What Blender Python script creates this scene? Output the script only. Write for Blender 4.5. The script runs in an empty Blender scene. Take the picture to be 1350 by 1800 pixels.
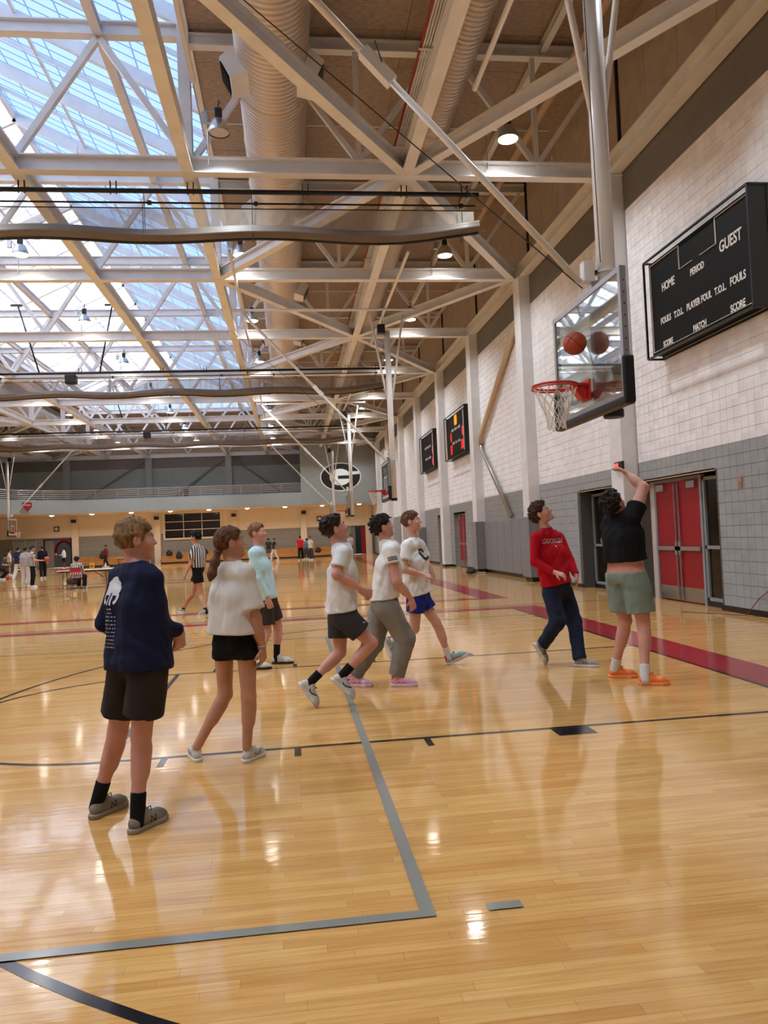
import bpy, bmesh, math, random
import numpy as np
from mathutils import Vector, Matrix
from mathutils.bvhtree import BVHTree

SC = bpy.context.scene
COL = SC.collection
PI = math.pi
random.seed(7)
RNG = np.random.default_rng(7)

# ------------------------------------------------------------------ camera
FPX, YAW, PITCH, ROLL, ZC = 1341.6, .1227, .0313, -.0431, 1.56
_F = np.array([math.sin(YAW)*math.cos(PITCH), math.cos(YAW)*math.cos(PITCH), math.sin(PITCH)])
_r = np.array([math.cos(YAW), -math.sin(YAW), 0.0])
_u = np.cross(_r, _F)
CR = math.cos(ROLL)*_r + math.sin(ROLL)*_u
CU = -math.sin(ROLL)*_r + math.cos(ROLL)*_u
CAMP = np.array([0.0, 0.0, ZC])
cam = bpy.data.objects.new('camera', bpy.data.cameras.new('camera'))
COL.objects.link(cam)
cam.matrix_world = Matrix(((CR[0], CU[0], -_F[0], 0), (CR[1], CU[1], -_F[1], 0), (CR[2], CU[2], -_F[2], ZC), (0, 0, 0, 1)))
cam.data.sensor_fit = 'HORIZONTAL'
cam.data.sensor_width = 36
cam.data.lens = FPX/1350*36
cam.data.clip_start, cam.data.clip_end = .05, 400
SC.camera = cam

# ------------------------------------------------------------------ sky, sun, exposure
W = bpy.data.worlds.new('world')
SC.world = W
W.use_nodes = True
_sky = W.node_tree.nodes.new('ShaderNodeTexSky')
_sky.sky_type = 'NISHITA'
_sky.sun_disc = False
_sky.sun_elevation = math.radians(24)
_sky.sun_rotation = math.radians(270)
_sky.air_density, _sky.dust_density, _sky.ozone_density = 1.0, .4, 1.6
W.node_tree.links.new(_sky.outputs[0], W.node_tree.nodes['Background'].inputs[0])
W.node_tree.nodes['Background'].inputs[1].default_value = .5
_s = bpy.data.lights.new('sun', 'SUN')
_s.energy = 9.5
_s.angle = math.radians(.6)
_s.color = (1, .93, .84)
sun = bpy.data.objects.new('sun', _s)
COL.objects.link(sun)
sun.rotation_euler = Vector((math.cos(math.radians(24)), .12, -math.sin(math.radians(24)))).to_track_quat('-Z', 'Y').to_euler()
vs = SC.view_settings
vs.view_transform, vs.look = 'Standard', 'None'
vs.gamma, vs.use_curve_mapping = 1, False
vs.exposure = 0.18

# ------------------------------------------------------------------ pixels to places
def ray(x, y):
    return (CR*(x-675) + CU*(900-y) + _F*FPX)/FPX
def at(x, y, ax, v):            # the point on the ray of pixel (x, y) where coordinate ax is v
    d = ray(x, y)
    return Vector(CAMP + d*((v-CAMP[ax])/d[ax]))
def fl(x, y):
    return at(x, y, 2, 0.0)

# ------------------------------------------------------------------ materials
def lin(c):
    return tuple((v/255/12.92 if v <= 10.3 else ((v/255+.055)/1.055)**2.4) for v in c) + (1,)
MATS = {}
def mat(name, rgb, rough=.5, metal=0, var=0, scale=6, bump=0, bscale=60, spec=.5, emit=None, estr=0, stretch=None, alpha=1):
    """Principled material; var mixes in a noise of the colour, bump adds fine relief."""
    if name in MATS: return MATS[name]
    m = bpy.data.materials.new(name); m.use_nodes = True
    nt = m.node_tree; b = nt.nodes['Principled BSDF']
    b.inputs['Base Color'].default_value = lin(rgb)
    b.inputs['Roughness'].default_value = rough
    b.inputs['Metallic'].default_value = metal
    b.inputs['Specular IOR Level'].default_value = spec
    if alpha < 1: b.inputs['Alpha'].default_value = alpha
    if emit:
        b.inputs['Emission Color'].default_value = lin(emit); b.inputs['Emission Strength'].default_value = estr
    if var or bump:
        tc = nt.nodes.new('ShaderNodeTexCoord'); src = tc.outputs['Object']
        if stretch:
            mp = nt.nodes.new('ShaderNodeMapping'); mp.inputs['Scale'].default_value = stretch
            nt.links.new(src, mp.inputs[0]); src = mp.outputs[0]
    if var:
        n = nt.nodes.new('ShaderNodeTexNoise'); n.inputs['Scale'].default_value = scale; n.inputs['Detail'].default_value = 5
        r = nt.nodes.new('ShaderNodeValToRGB')
        r.color_ramp.elements[0].position = .3; r.color_ramp.elements[1].position = .7
        r.color_ramp.elements[0].color = lin([max(0, v*(1-var)) for v in rgb])
        r.color_ramp.elements[1].color = lin([min(255, v*(1+var)) for v in rgb])
        nt.links.new(src, n.inputs['Vector']); nt.links.new(n.outputs[0], r.inputs[0]); nt.links.new(r.outputs[0], b.inputs['Base Color'])
    if bump:
        n = nt.nodes.new('ShaderNodeTexNoise'); n.inputs['Scale'].default_value = bscale; n.inputs['Detail'].default_value = 3
        bp = nt.nodes.new('ShaderNodeBump'); bp.inputs['Strength'].default_value = bump; bp.inputs['Distance'].default_value = .01
        nt.links.new(src, n.inputs['Vector']); nt.links.new(n.outputs[0], bp.inputs['Height']); nt.links.new(bp.outputs[0], b.inputs['Normal'])
    MATS[name] = m
    return m

# ------------------------------------------------------------------ mesh collecting
class MB:
    def __init__(s): s.v = []; s.f = []
    def add(s, vs_, fs):
        o = len(s.v); s.v += [tuple(p) for p in vs_]; s.f += [tuple(i+o for i in f) for f in fs]; return s
    def box(s, a, b):
        x0, y0, z0 = a; x1, y1, z1 = b
        return s.add([(x0,y0,z0),(x1,y0,z0),(x1,y1,z0),(x0,y1,z0),(x0,y0,z1),(x1,y0,z1),(x1,y1,z1),(x0,y1,z1)],
                     [(0,3,2,1),(4,5,6,7),(0,1,5,4),(1,2,6,5),(2,3,7,6),(3,0,4,7)])
    def bar(s, p, q, w, h, up=(0,0,1)):            # rectangular bar from p to q, w wide, h high
        p, q = Vector(p), Vector(q); d = (q-p).normalized(); up = Vector(up)
        sd = d.cross(up)
        if sd.length < 1e-4: sd = d.cross(Vector((0,1,0)))
        sd.normalize(); u = sd.cross(d)
        c = [p+sd*(i*w/2)+u*(j*h/2) for i, j in ((-1,-1),(1,-1),(1,1),(-1,1))]
        c += [v+(q-p) for v in c]
        return s.add(c, [(0,1,2,3),(7,6,5,4),(0,4,5,1),(1,5,6,2),(2,6,7,3),(3,7,4,0)])
    def ibeam(s, p, q, w, h, t=.03):               # I section: two flanges and a web
        p, q = Vector(p), Vector(q); d = (q-p).normalized(); sd = d.cross(Vector((0,0,1)))
        if sd.length < 1e-4: sd = Vector((1,0,0))
        sd.normalize(); u = sd.cross(d)
        for o, ww, hh in ((u*(h/2-t/2), w, t), (u*(-h/2+t/2), w, t), (u*0, t, h-2*t)): s.bar(p+o, q+o, ww, hh, u)
        return s
    def tube(s, pts, r, n=10, caps=True):
        pts = [Vector(p) for p in pts]; rs = r if isinstance(r, (list, tuple)) else [r]*len(pts)
        base = len(s.v); prev = None
        for i, p in enumerate(pts):
            d = (pts[min(i+1, len(pts)-1)]-pts[max(i-1, 0)]).normalized()
            if prev is None:
                a = d.orthogonal().normalized()
            else:
                a = (prev-d*prev.dot(d)).normalized()
            prev = a; b = d.cross(a)
            s.v += [tuple(p+(a*math.cos(2*PI*k/n)+b*math.sin(2*PI*k/n))*rs[i]) for k in range(n)]
        for i in range(len(pts)-1):
            for k in range(n):
                o = base+i*n; s.f.append((o+k, o+(k+1)%n, o+n+(k+1)%n, o+n+k))
        if caps:
            s.f.append(tuple(base+k for k in reversed(range(n)))); o = base+(len(pts)-1)*n; s.f.append(tuple(o+k for k in range(n)))
        return s
    def lathe(s, prof, c, n=20, axis='z'):         # prof: (radius, along)
        c = Vector(c); base = len(s.v)
        for r, z in prof:
            for k in range(n):
                a = 2*PI*k/n; x, y = r*math.cos(a), r*math.sin(a)
                s.v.append(tuple(c+Vector({'z': (x, y, z), 'x': (z, x, y), 'y': (y, z, x)}[axis])))
        for i in range(len(prof)-1):
            for k in range(n):
                o = base+i*n; s.f.append((o+k, o+(k+1)%n, o+n+(k+1)%n, o+n+k))
        return s
    def prism(s, poly, vec):                       # polygon (3-D points) pushed along vec
        vec = Vector(vec); n = len(poly); p = [Vector(q) for q in poly]
        return s.add(p+[q+vec for q in p], [tuple(reversed(range(n))), tuple(range(n, 2*n))]+[(i, (i+1)%n, n+(i+1)%n, n+i) for i in range(n)])
    def mesh(s, name, m, smooth=False):
        me = bpy.data.meshes.new(name); me.from_pydata(s.v, [], s.f)
        for x in (m if isinstance(m, (list, tuple)) else [m]): me.materials.append(x)
        if smooth:
            me.shade_smooth()
        return me
    def build(s, name, m, parent=None, smooth=False, bevel=0, kind=None):
        o = bpy.data.objects.new(name, s.mesh(name, m, smooth)); COL.objects.link(o)
        if parent is not None: o.parent = parent
        if bevel:
            b = o.modifiers.new('bevel', 'BEVEL'); b.width = bevel; b.segments = 2; b.limit_method = 'ANGLE'
        if kind: o['kind'] = kind
        return o
def inst(name, me, parent=None, loc=(0,0,0), rz=0):
    o = bpy.data.objects.new(name, me); COL.objects.link(o); o.parent = parent; o.location = loc; o.rotation_euler.z = rz; return o
def tag(o, label, cat, group=None, kind=None):
    o['label'] = label; o['category'] = cat
    if group: o['group'] = group
    if kind: o['kind'] = kind
    return o
def thing(name, label, cat, loc=(0,0,0), rz=0, group=None):
    o = bpy.data.objects.new(name, None); COL.objects.link(o); o.empty_display_size = .1
    o.location = loc; o.rotation_euler.z = rz
    return tag(o, label, cat, group)
def struct(name, label=None, cat=None):
    o = bpy.data.objects.new(name, None); COL.objects.link(o); o['kind'] = 'structure'
    if label: o['label'] = label
    if cat: o['category'] = cat
    return o
def dup(root, loc=None, rz=None, label=None):      # a copy of a thing with copies of its parts and sub-parts
    r = root.copy(); COL.objects.link(r)
    if loc is not None: r.location = loc
    if rz is not None: r.rotation_euler.z = rz
    if label: r['label'] = label
    for ch in list(root.children):
        c = ch.copy(); COL.objects.link(c); c.parent = r
        for g in list(ch.children):
            d = g.copy(); COL.objects.link(d); d.parent = c
    return r
def text_mesh(txt, size, extrude=0.0, bold=0.0, sx=1.0):
    cu = bpy.data.curves.new('t', 'FONT'); cu.body = txt; cu.size = size; cu.extrude = extrude; cu.offset = bold
    cu.align_x = 'CENTER'; cu.align_y = 'CENTER'; cu.resolution_u = 3
    o = bpy.data.objects.new('t', cu); COL.objects.link(o)
    dg = bpy.context.evaluated_depsgraph_get(); me = bpy.data.meshes.new_from_object(o.evaluated_get(dg))
    bpy.data.objects.remove(o)
    for v in me.vertices: v.co.x *= sx
    return me
def text_obj(name, txt, size, m, parent, pos, right, up, extrude=.002, bold=0.0, sx=1.0):
    me = text_mesh(txt, size, extrude, bold, sx); me.materials.clear(); me.materials.append(m)
    r, u = Vector(right).normalized(), Vector(up).normalized(); n = r.cross(u)
    me.transform(Matrix(((r.x, u.x, n.x, pos[0]), (r.y, u.y, n.y, pos[1]), (r.z, u.z, n.z, pos[2]), (0,0,0,1))))
    o = bpy.data.objects.new(name, me); COL.objects.link(o); o.parent = parent; return o

# ================================================================== the setting
XL, XR, YF, YB, ZD = -24.7, 7.46, -3.7, 68.6, 12.25
XM = (XL+XR)/2
BAY = 6.55
def T(k): return 15.9 + BAY*k
KS = list(range(-2, 9))

STEEL = mat('white_paint_steel', (224, 224, 225), .42, var=.03, scale=2)
CREAM = mat('cream_paint', (232, 220, 212), .55, var=.02, scale=3)
DECK = mat('wood_fibre_deck', (164, 147, 133), .95, var=.1, scale=7, bump=.5, bscale=90, stretch=(1, 3, 1))
BEIGE = mat('beige_panel', (182, 166, 148), .8, var=.05, scale=3, bump=.2, bscale=120)
DKGREY = mat('dark_grey_paint', (112, 106, 102), .6, var=.03)
MIDGREY = mat('grey_paint', (139, 140, 138), .55, var=.03)
BLACK = mat('black_metal', (20, 19, 19), .4)
RUBBER = mat('black_vinyl_base', (24, 21, 20), .35)
ALU = mat('brushed_aluminium', (178, 178, 180), .35, .8, var=.04)
RED = mat('red_door_paint', (146, 6, 26), .38, var=.04, scale=2)

def block_mat(name, rgb, grid=False):
    m = bpy.data.materials.new(name); m.use_nodes = True; nt = m.node_tree; b = nt.nodes['Principled BSDF']
    b.inputs['Roughness'].default_value = .5
    g = nt.nodes.new('ShaderNodeNewGeometry'); L = nt.links.new
    sn = nt.nodes.new('ShaderNodeVectorMath'); sn.operation = 'SNAP'; sn.inputs[1].default_value = (5, .2, .2)
    wn = nt.nodes.new('ShaderNodeTexWhiteNoise'); mx = nt.nodes.new('ShaderNodeMix'); mx.data_type = 'RGBA'
    L(g.outputs['Position'], sn.inputs[0]); L(sn.outputs[0], wn.inputs[0]); L(wn.outputs['Value'], mx.inputs[0])
    mx.inputs[6].default_value = lin([v*.965 for v in rgb]); mx.inputs[7].default_value = lin([min(255, v*1.03) for v in rgb])
    out = mx.outputs[2]
    n = nt.nodes.new('ShaderNodeTexNoise'); n.inputs['Scale'].default_value = 45; n.inputs['Detail'].default_value = 4
    L(g.outputs['Position'], n.inputs[0]); bp = nt.nodes.new('ShaderNodeBump'); bp.inputs['Strength'].default_value = .25; bp.inputs['Distance'].default_value = .01
    h = n.outputs[0]
    if grid:            # far wall: the joints are only lines here
        sp = nt.nodes.new('ShaderNodeSeparateXYZ'); L(g.outputs['Position'], sp.inputs[0])
        def line(src, off, step, w):
            a = nt.nodes.new('ShaderNodeMath'); a.operation = 'ADD'; a.inputs[1].default_value = off; L(src, a.inputs[0])
            f = nt.nodes.new('ShaderNodeMath'); f.operation = 'PINGPONG'; f.inputs[1].default_value = step/2; L(a.outputs[0], f.inputs[0])
            c = nt.nodes.new('ShaderNodeMath'); c.operation = 'LESS_THAN'; c.inputs[1].default_value = w; L(f.outputs[0], c.inputs[0]); return c.outputs[0]
        k = nt.nodes.new('ShaderNodeMix'); k.data_type = 'RGBA'; L(line(sp.outputs[2], .1, .2, .006), k.inputs[0]); L(out, k.inputs[6])
        k.inputs[7].default_value = lin([v*.72 for v in rgb]); out = k.outputs[2]
    L(h, bp.inputs['Height']); L(bp.outputs[0], b.inputs['Normal']); L(out, b.inputs['Base Color'])
    return m
BCREAM, BGREY = block_mat('cream_block', (240, 239, 242)), block_mat('grey_block', (154, 158, 160))
FCREAM, FGREY = block_mat('cream_block_far', (240, 239, 242), True), block_mat('grey_block_far', (142, 143, 140), True)
MORTAR_C, MORTAR_G = mat('cream_joint', (158, 152, 150), .8), mat('grey_joint', (78, 76, 74), .8)

# ---------------------------------------------------------------- floor: maple strips with a clear finish
def maple(name, per_object):
    m = bpy.data.materials.new(name); m.use_nodes = True; nt = m.node_tree; b = nt.nodes['Principled BSDF']; L = nt.links.new
    g = nt.nodes.new('ShaderNodeNewGeometry'); pos = g.outputs['Position']
    if per_object:
        oi = nt.nodes.new('ShaderNodeObjectInfo'); rnd = oi.outputs['Random']; joint = None
    else:
        br = nt.nodes.new('ShaderNodeTexBrick'); br.offset = .37; br.offset_frequency = 3
        br.inputs['Scale'].default_value = 1; br.inputs['Brick Width'].default_value = .83; br.inputs['Row Height'].default_value = .057
        br.inputs['Mortar Size'].default_value = .0007; br.inputs['Mortar Smooth'].default_value = .2
        br.inputs['Color1'].default_value = (0, 0, 0, 1); br.inputs['Color2'].default_value = (1, 1, 1, 1); br.inputs['Mortar'].default_value = (.5, .5, .5, 1)
        L(pos, br.inputs[0]); rnd = br.outputs['Color']; joint = br.outputs['Fac']
    r = nt.nodes.new('ShaderNodeValToRGB'); e = r.color_ramp.elements
    e[0].position, e[0].color = 0, lin((208, 152, 86)); e[1].position, e[1].color = 1, lin((226, 178, 110))
    x = e.new(.12); x.color = lin((211, 158, 93)); x = e.new(.5); x.color = lin((218, 166, 99))
    L(rnd, r.inputs[0])
    mp = nt.nodes.new('ShaderNodeMapping'); mp.inputs['Scale'].default_value = (2.2, 38, 1); L(pos, mp.inputs[0])
    n = nt.nodes.new('ShaderNodeTexNoise'); n.inputs['Scale'].default_value = 1.2; n.inputs['Detail'].default_value = 6; L(mp.outputs[0], n.inputs[0])
    gr = nt.nodes.new('ShaderNodeMix'); gr.data_type = 'RGBA'; gr.blend_type = 'MULTIPLY'; gr.inputs[0].default_value = .55
    rr = nt.nodes.new('ShaderNodeValToRGB'); rr.color_ramp.elements[0].position = .3; rr.color_ramp.elements[0].color = (.66, .6, .54, 1)
    rr.color_ramp.elements[1].position = .62; rr.color_ramp.elements[1].color = (1, 1, 1, 1)
    L(n.outputs[0], rr.inputs[0]); L(r.outputs[0], gr.inputs[6]); L(rr.outputs[0], gr.inputs[7]); out = gr.outputs[2]
    if joint is not None:
        jm = nt.nodes.new('ShaderNodeMix'); jm.data_type = 'RGBA'; L(joint, jm.inputs[0]); L(out, jm.inputs[6]); jm.inputs[7].default_value = lin((150, 100, 58)); out = jm.outputs[2]
    L(out, b.inputs['Base Color'])
    b.inputs['Roughness'].default_value = .07; b.inputs['Specular IOR Level'].default_value = .5
    mp2 = nt.nodes.new('ShaderNodeMapping'); mp2.inputs['Scale'].default_value = (1.3, 6, 1); L(pos, mp2.inputs[0])
    n2 = nt.nodes.new('ShaderNodeTexNoise'); n2.inputs['Scale'].default_value = 3; n2.inputs['Detail'].default_value = 2; L(mp2.outputs[0], n2.inputs[0])
    bp = nt.nodes.new('ShaderNodeBump'); bp.inputs['Strength'].default_value = .01; bp.inputs['Distance'].default_value = .05
    L(n2.outputs[0], bp.inputs['Height']); L(bp.outputs[0], b.inputs['Normal'])
    return m
MAPLE, PLANK = maple('maple_floor', False), maple('maple_strip', True)
def paint(name, rgb):
    m = mat(name, rgb, .13); return m
P_RED, P_BLK, P_GRY, P_WHT = paint('red_court_paint', (160, 34, 44)), paint('black_court_paint', (34, 30, 30)), paint('grey_court_paint', (134, 134, 128)), paint('white_court_paint', (222, 216, 204))

floor = struct('floor', 'glossy maple strip gym floor with painted court lines', 'floor')
PX0, PX1, PY0, PW = -2.9, 3.1, 2.2, .057
NROW = 37
PY1 = PY0+PW*NROW
b = MB()
for a0, a1 in (((XL, YF), (XR+.5, PY0)), ((XL, PY1), (XR+.5, YB+.5)), ((XL, PY0), (PX0, PY1)), ((PX1, PY0), (XR+.5, PY1))):
    b.add([(a0[0], a0[1], 0), (a1[0], a0[1], 0), (a1[0], a1[1], 0), (a0[0], a1[1], 0)], [(0, 1, 2, 3)])
b.build('strip_field', MAPLE, floor)
MB().box((PX0-.02, PY0-.02, -.05), (PX1+.02, PY1+.02, -.018)).build('subfloor', mat('subfloor_wood', (120, 80, 48), .8), floor)
for r in range(NROW):
    x = PX0; y = PY0+r*PW
    while x < PX1-.01:
        l = min(RNG.uniform(.45, 1.25), PX1-x)
        if PX1-x-l < .25: l = PX1-x
        q = .0004
        me = MB().add([(q, q, 0), (l-q, q, 0), (l-q, PW-q, 0), (q, PW-q, 0), (q, q, -.018), (l-q, q, -.018), (l-q, PW-q, -.018), (q, PW-q, -.018)],
                      [(0, 1, 2, 3), (0, 4, 5, 1), (1, 5, 6, 2), (2, 6, 7, 3), (3, 7, 4, 0)]).mesh('plank', PLANK)
        inst('plank', me, floor, (x, y, 0)); x += l

ZP = [.0010]
def poly_line(name, pts, w, m, closed=False):       # painted line along pts, w wide
    pts = [Vector((p[0], p[1], 0)) for p in pts]; b = MB(); n = len(pts); z = ZP[0]; ZP[0] += .00003
    v = []
    for i, p in enumerate(pts):
        a = pts[i-1] if (i or closed) else pts[i]; c = pts[(i+1) % n] if (i < n-1 or closed) else pts[i]
        d = (c-a).normalized(); s = Vector((-d.y, d.x, 0))*w/2
        v += [(p+s+Vector((0, 0, z))), (p-s+Vector((0, 0, z)))]
    f = [(2*i, 2*i+1, 2*i+3, 2*i+2) for i in range(n-1)]
    if closed: f.append((2*n-2, 2*n-1, 1, 0))
    return b.add(v, f).build(name, m, floor)
def rect(name, x0, y0, x1, y1, m):
    z = ZP[0]; ZP[0] += .00003
    return MB().add([(x0, y0, z), (x1, y0, z), (x1, y1, z), (x0, y1, z)], [(0, 1, 2, 3)]).build(name, m, floor)
def arc(cx, cy, r, a0, a1, n=40):
    return [(cx+r*math.cos(math.radians(a0+(a1-a0)*i/n)), cy+r*math.sin(math.radians(a0+(a1-a0)*i/n))) for i in range(n+1)]
CT = [7.66+17.25*i for i in range(4)]
for i, cy in enumerate(CT):
    for sgn, bx in ((1, 4.38), (-1, 2*XM-4.38)):
        X = lambda d: bx-sgn*d
        lane0, lane1 = cy-1.83, cy+1.83
        xa, xb = sorted((X(0), X(-.57)))
        rect('baseline_band', xa, cy-7.2, xb, cy+7.2, P_RED)
        xa, xb = sorted((X(0), X(.05))); rect('baseline', xa, cy-7.2, xb, cy+7.2, P_BLK)
        for ly in (lane0, lane1):
            poly_line('lane_line', [(X(.05), ly), (X(5.79), ly)], .05, P_BLK)
            o = -1 if ly == lane0 else 1
            for d, w in ((2.28, .3), (3.41, .05), (4.39, .05), (5.36, .05)):
                xa, xb = sorted((X(d-w/2), X(d+w/2))); ya, yb = sorted((ly+o*.03, ly+o*.23))
                rect('lane_mark', xa, ya, xb, yb, P_BLK)
        poly_line('free_throw_line', [(X(5.79), lane0), (X(5.79), lane1)], .05, P_BLK)
        poly_line('free_throw_circle', arc(X(5.79), cy, 1.83, 90 if sgn > 0 else -90, 270 if sgn > 0 else 90), .05, P_BLK)
        hx = X(1.575)
        poly_line('three_point_line', [(X(0), cy+6.02*(1 if sgn > 0 else -1))]+arc(hx, cy, 6.02, 90 if sgn > 0 else -90, 270 if sgn > 0 else 90, 64)+[(X(0), cy-6.02*(1 if sgn > 0 else -1))], .05, P_BLK)
    poly_line('centre_circle', arc(XM, cy, 1.83, 0, 360, 48)[:-1], .06, P_BLK, True)
    poly_line('centre_circle', arc(XM, cy, 1.6, 0, 360, 48)[:-1], .06, P_WHT, True)
    poly_line('half_line', [(XM, cy-7.2), (XM, cy+7.2)], .05, P_BLK)
    for ya, yb in ((cy-7.62, cy-7.2), (cy+7.2, cy+7.62)):
        rect('sideline_band', 2*XM-4.95, ya, 4.95, yb, P_RED)
    if i < 3: rect('divider_line', XL+1, cy+7.86, 6.7, cy+7.92, P_BLK)
rect('volleyball_line', -17.5, 3.12, .53, 3.18, P_GRY)
rect('volleyball_line', .47, 3.18, .53, 12.15, P_GRY)
rect('volleyball_line', -17.5, 12.12, .47, 12.15, P_GRY)
rect('volleyball_mark', .75, 3.12, .895, 3.18, P_GRY)

# ---------------------------------------------------------------- right wall
wr = struct('wall_right', 'painted block wall, grey below and cream above', 'wall')
OPEN = [(12.62, 15.55, 2.46), (16.2, 19.0, 2.46), (32.1, 34.4, 2.42), (37.0, 38.3, 2.42), (46.4, 48.2, 2.42)]
ZB, ZU, ZE = 2.86, 8.38, 9.2
def seg(y0, y1, z0, z1, x, m, name='wall_panel'):
    return MB().box((x, y0, z0), (8.1, y1, z1)).build(name, m, wr)
NEAR = 22.15
def low(y0, y1, far):
    xs = XR if far else XR+.014
    for a, c, mm, mj in ((0, ZB, FGREY, MORTAR_G), (ZB, ZU, FCREAM, MORTAR_C)):
        cuts = [y0]+[v for o in OPEN if y0 <= o[0] < y1 for v in o[:2]]+[y1] if a == 0 else [y0, y1]
        for i in range(0, len(cuts), 2):
            if cuts[i+1]-cuts[i] > .01: seg(cuts[i], cuts[i+1], a, c, xs, mm if far else mj)
        if a == 0:
            for o in OPEN:
                if y0 <= o[0] < y1: seg(o[0], o[1], o[2], c, xs, mm if far else mj, 'lintel')
low(YF, NEAR, False); low(NEAR, YB, True)
for k in range(-3, 8):
    y0, y1 = max(YF, T(k)+.3), min(T(k+1)-.3, YB)
    seg(y0-.6, y1, ZU, ZE+.05, XR-.002, DKGREY, 'upper_band')
# blocks of the near bays, each with its own edges
cells = []
ny = int(round((NEAR-9.55)/.2))
for iy in range(ny):
    y = 9.55+.2*iy
    if any(abs(y+.1-T(k)) < .28 for k in KS): continue
    for iz in range(42):
        z = .1+.2*iz-.02
        if z+.1 > ZU: continue
        if any(o[0]-.1 < y+.1 < o[1]+.1 and z+.1 < o[2] for o in OPEN): continue
        cells.append((math.dist((XR, y, z), (0, 0, ZC)) - (40 if (13.2 > y and abs(z-2.2) < 2.4) else 0), y, z))
cells.sort()
blk = MB().add([(.0, .003, .005), (0, .197, .005), (0, .197, .195), (0, .003, .195), (.014, 0, 0), (.014, .2, 0), (.014, .2, .2), (.014, 0, .2)],
               [(0, 3, 2, 1), (0, 1, 5, 4), (1, 2, 6, 5), (2, 3, 7, 6), (3, 0, 4, 7)])
mg, mc = blk.mesh('block', BGREY), blk.mesh('block', BCREAM)
rest = {True: MB(), False: MB()}
for n, (d, y, z) in enumerate(cells):
    grey = z+.1 < ZB
    if n < 300: inst('block', mg if grey else mc, wr, (XR, y, z))
    else: rest[grey].add([(p[0]+XR, p[1]+y, p[2]+z) for p in blk.v], blk.f)
rest[True].build('block_field', BGREY, wr, kind='stuff'); rest[False].build('block_field', BCREAM, wr, kind='stuff')
# fibre panels between the eave beam and the deck
for k in range(-2, 8):
    for j in range(5):
        y0 = T(k)+BAY*j/5
        MB().box((XR+.12, y0+.008, ZE+.05), (XR+.2, y0+BAY/5-.008, ZD)).build('fibre_panel', BEIGE, wr)
for k in KS:
    MB().box((XR+.06, T(k)-.12, ZE), (XR+.13, T(k)-.05, ZD)).build('dark_joint', BLACK, wr)
MB().box((XR+.2, YF, ZE), (8.1, YB, ZD+.2)).build('panel_backing', mat('panel_gap', (60, 44, 34), .9), wr)
bb = struct('baseboard_right')
edges = [YF]+[v for o in OPEN for v in o[:2]]+[YB]
for i in range(0, len(edges), 2):
    MB().box((XR-.014, edges[i], 0), (XR+.01, edges[i+1], .1)).build('base_strip', RUBBER, bb)

# columns of the right wall
def column(k):
    near = {0: 'white boxed steel column between the red double doors and the glass entrance', 1: 'white boxed steel column at the near end of the grey wall pads',
            2: 'white boxed steel column behind the far end of the grey wall pads'}
    t = thing('wall_column', near.get(k, 'white boxed steel column standing against the far part of the block wall'), 'column', (XR, T(k), 0), 0, 'columns of the block wall')
    MB().box((-.34, -.3, 0), (.02, .3, ZE)).build('shaft', STEEL, t, bevel=.012)
    MB().box((-.352, -.312, 0), (.0, .312, .1)).build('base_strip', RUBBER, t)
    MB().box((-.38, -.34, ZE-.04), (.02, .34, ZE)).build('cap_plate', STEEL, t)
for k in range(-1, 8): column(k)

# ---------------------------------------------------------------- other walls
wl = struct('wall_left', 'far left block wall', 'wall')
for z0, z1, m in ((0, ZB, FGREY), (ZB, ZU, FCREAM), (ZU, ZD+.2, DKGREY)):
    MB().box((XL-.4, YF, z0), (XL, YB+.4, z1)).build('wall_panel', m, wl)
wf = struct('wall_front', 'block wall behind the viewer', 'wall')
for z0, z1, m in ((0, ZB, FGREY), (ZB, ZU, FCREAM), (ZU, ZD+.2, DKGREY)):
    MB().box((XL-.4, YF-.4, z0), (XR+.6, YF, z1)).build('wall_panel', m, wf)

# ---------------------------------------------------------------- ceiling deck
SK0, SK1, SKY0, SKY1 = -1.82, 2*XM+1.82, 3.0, 63.0
ceil = struct('ceiling', 'wood fibre roof deck in long panels', 'ceiling')
pm = {}
def deck(x0, x1, y0, y1):
    key = (round(x1-x0, 3), round(y1-y0, 3))
    if key not in pm: pm[key] = MB().box((.006, .006, 0), (key[0]-.006, key[1]-.006, .08)).mesh('deck_panel', DECK)
    inst('deck_panel', pm[key], ceil, (x0, y0, ZD))
ys = [YF+(YB-YF)*i/56 for i in range(57)]
for i in range(56):
    for xa, xb in ((SK0-.05, 2.85), (2.85, XR+.3)): deck(xa, xb, ys[i], ys[i+1])
    for xa, xb in ((XL, SK1+.05),): deck(xa, xb, ys[i], ys[i+1])
deck(SK1+.05, SK0-.05, YF, SKY0); deck(SK1+.05, SK0-.05, SKY1, YB)
for xa, xb, ya, yb in ((SK0-.05, 8.1, YF-.4, YB+.4), (XL-.4, SK1+.05, YF-.4, YB+.4), (SK1+.05, SK0-.05, YF-.4, SKY0), (SK1+.05, SK0-.05, SKY1, YB+.4)):
    MB().box((xa, ya, ZD+.08), (xb, yb, ZD+.2)).build('roofing', DKGREY, ceil)

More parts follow.
